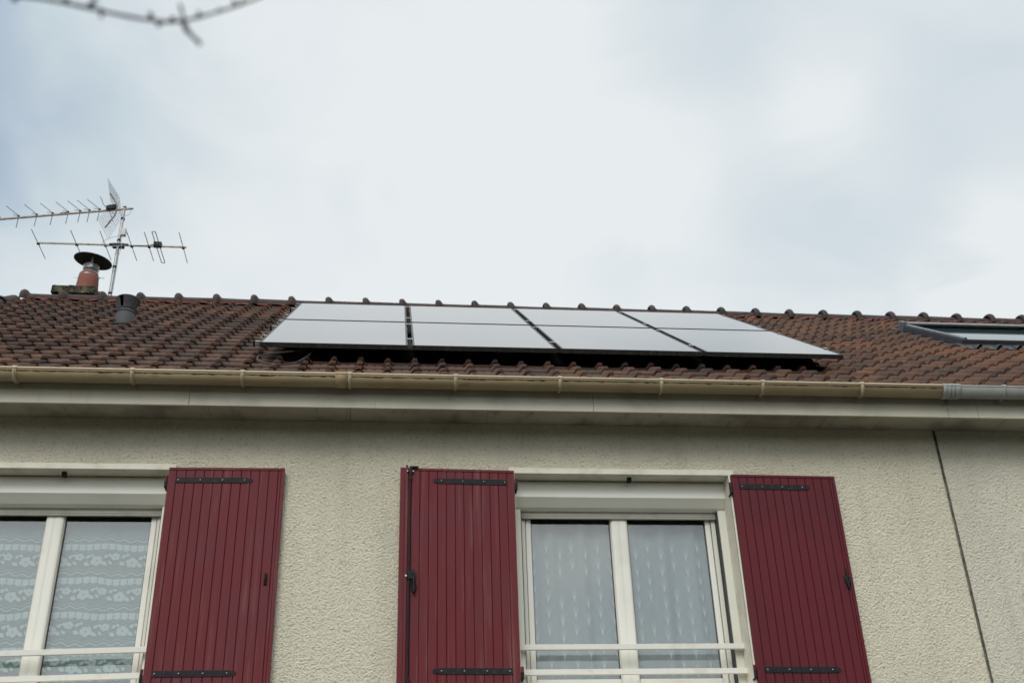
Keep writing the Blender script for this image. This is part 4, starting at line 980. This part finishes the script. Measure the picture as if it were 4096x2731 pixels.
# ---------------------------------------------------------------- bare tree whose branch crosses the top left corner
tree = empty('tree', (-5.6, 2.9, 0), 'bare tree with a blurred budded branch crossing the upper left corner', 'tree')
m_ = MB(); m_.tube(smooth_pts([(-5.6, 2.9, -.05), (-5.56, 2.95, 1.2), (-5.63, 3.0, 2.4), (-5.5, 3.05, 3.6), (-5.56, 3.1, 4.6), (-5.5, 3.1, 5.4)], 5), [.17-.0055*i for i in range(26)], 14); build('trunk', m_, MT['bark'], tree)
YB = 1.75
bp = [(-5.5, 3.05, 3.4), (-4.0, 2.3, 3.75), (-2.5, 1.85, 3.66), (-1.4, 1.76, 3.46), (-.88, YB, 3.385), (-.797, YB, 3.372), (-.722, YB, 3.363), (-.651, YB, 3.348), (-.57, YB, 3.330), (-.499, YB, 3.320), (-.456, YB, 3.325), (-.388, YB, 3.355), (-.318, YB, 3.395), (-.26, YB, 3.442), (-.126, YB, 3.56), (.05, YB, 3.75), (.2, YB, 3.98)]
sp = smooth_pts(bp, 5); n_ = len(sp)
rr = [max(.0026, (.045*(1-i/18) if i < 15 else .0046) if i < 22 else .0042*(1-.5*(i-22)/(n_-22)))*(1+.12*random.uniform(-1, 1)) for i in range(n_)]
m_ = MB(); m_.tube(sp, rr, 10)
m_.tube(smooth_pts([(-.466, YB-.005, 3.368), (-.459, YB, 3.345), (-.454, YB, 3.322), (-.441, YB-.01, 3.288), (-.415, YB-.02, 3.251), (-.409, YB-.02, 3.243)], 4), [.0026]+[.0034]*8+[.0062]*4+[.0042]*8, 8)
for bx_, bz_, dx_, dz_, r_ in ((-.797, 3.365, .004, -.014, .007), (-.645, 3.352, .012, .022, .006), (-.622, 3.342, .006, -.028, .0045), (-.520, 3.325, -.002, .018, .006), (-.500, 3.318, -.004, -.018, .0055), (-.478, 3.322, .006, .01, .0065), (-.70, 3.36, .012, .006, .005), (-.355, 3.38, -.006, .012, .0045), (-.385, 3.36, .004, -.010, .0045), (-.425, 3.34, 0, .012, .005), (-.34, 3.39, .005, -.012, .004)):
    m_.tube([(bx_-dx_*.2, YB, bz_-dz_*.2), (bx_+dx_*.4, YB-.002, bz_+dz_*.4), (bx_+dx_, YB-.004, bz_+dz_)], [r_*.9, r_, r_*.25], 8)
def nearer(p):      # the twig hangs about a metre and a half from the viewer
    t_ = min(1, max(0, (p.x+5.5)/3.6)); k = 1-.20*t_*t_*(3-2*t_)
    q = Vector((0, 0, ZC)); return q+(p-q)*k
m_.xf(nearer)
build('branch', m_, MT['bark'], tree)
for pts, r0 in ((((-5.5, 3.1, 4.4), (-6.0, 3.3, 5.1), (-6.3, 3.4, 5.9), (-6.4, 3.3, 6.7)), .05), (((-5.5, 3.1, 5.3), (-5.4, 2.9, 6.0), (-5.6, 2.7, 6.8)), .045), (((-5.6, 3.0, 3.0), (-6.1, 2.7, 3.6), (-6.6, 2.5, 4.5), (-6.9, 2.5, 5.2)), .045), (((-5.55, 3.0, 3.8), (-5.7, 2.3, 4.4), (-6.1, 1.6, 5.2)), .04)):
    q = smooth_pts(pts, 5); m_ = MB(); m_.tube(q, [r0*(1-.85*i/len(q)) for i in range(len(q))], 8)
    for k_ in range(4, len(q)-1, 3):
        a = q[k_]; dv = Vector((random.uniform(-1, 1), random.uniform(-1, 1), random.uniform(.2, 1)))*.45; m_.tube([a, a+dv*.5+Vector((0, 0, .04)), a+dv], [.010, .007, .003], 6)
    build('branch', m_, MT['bark'], tree)
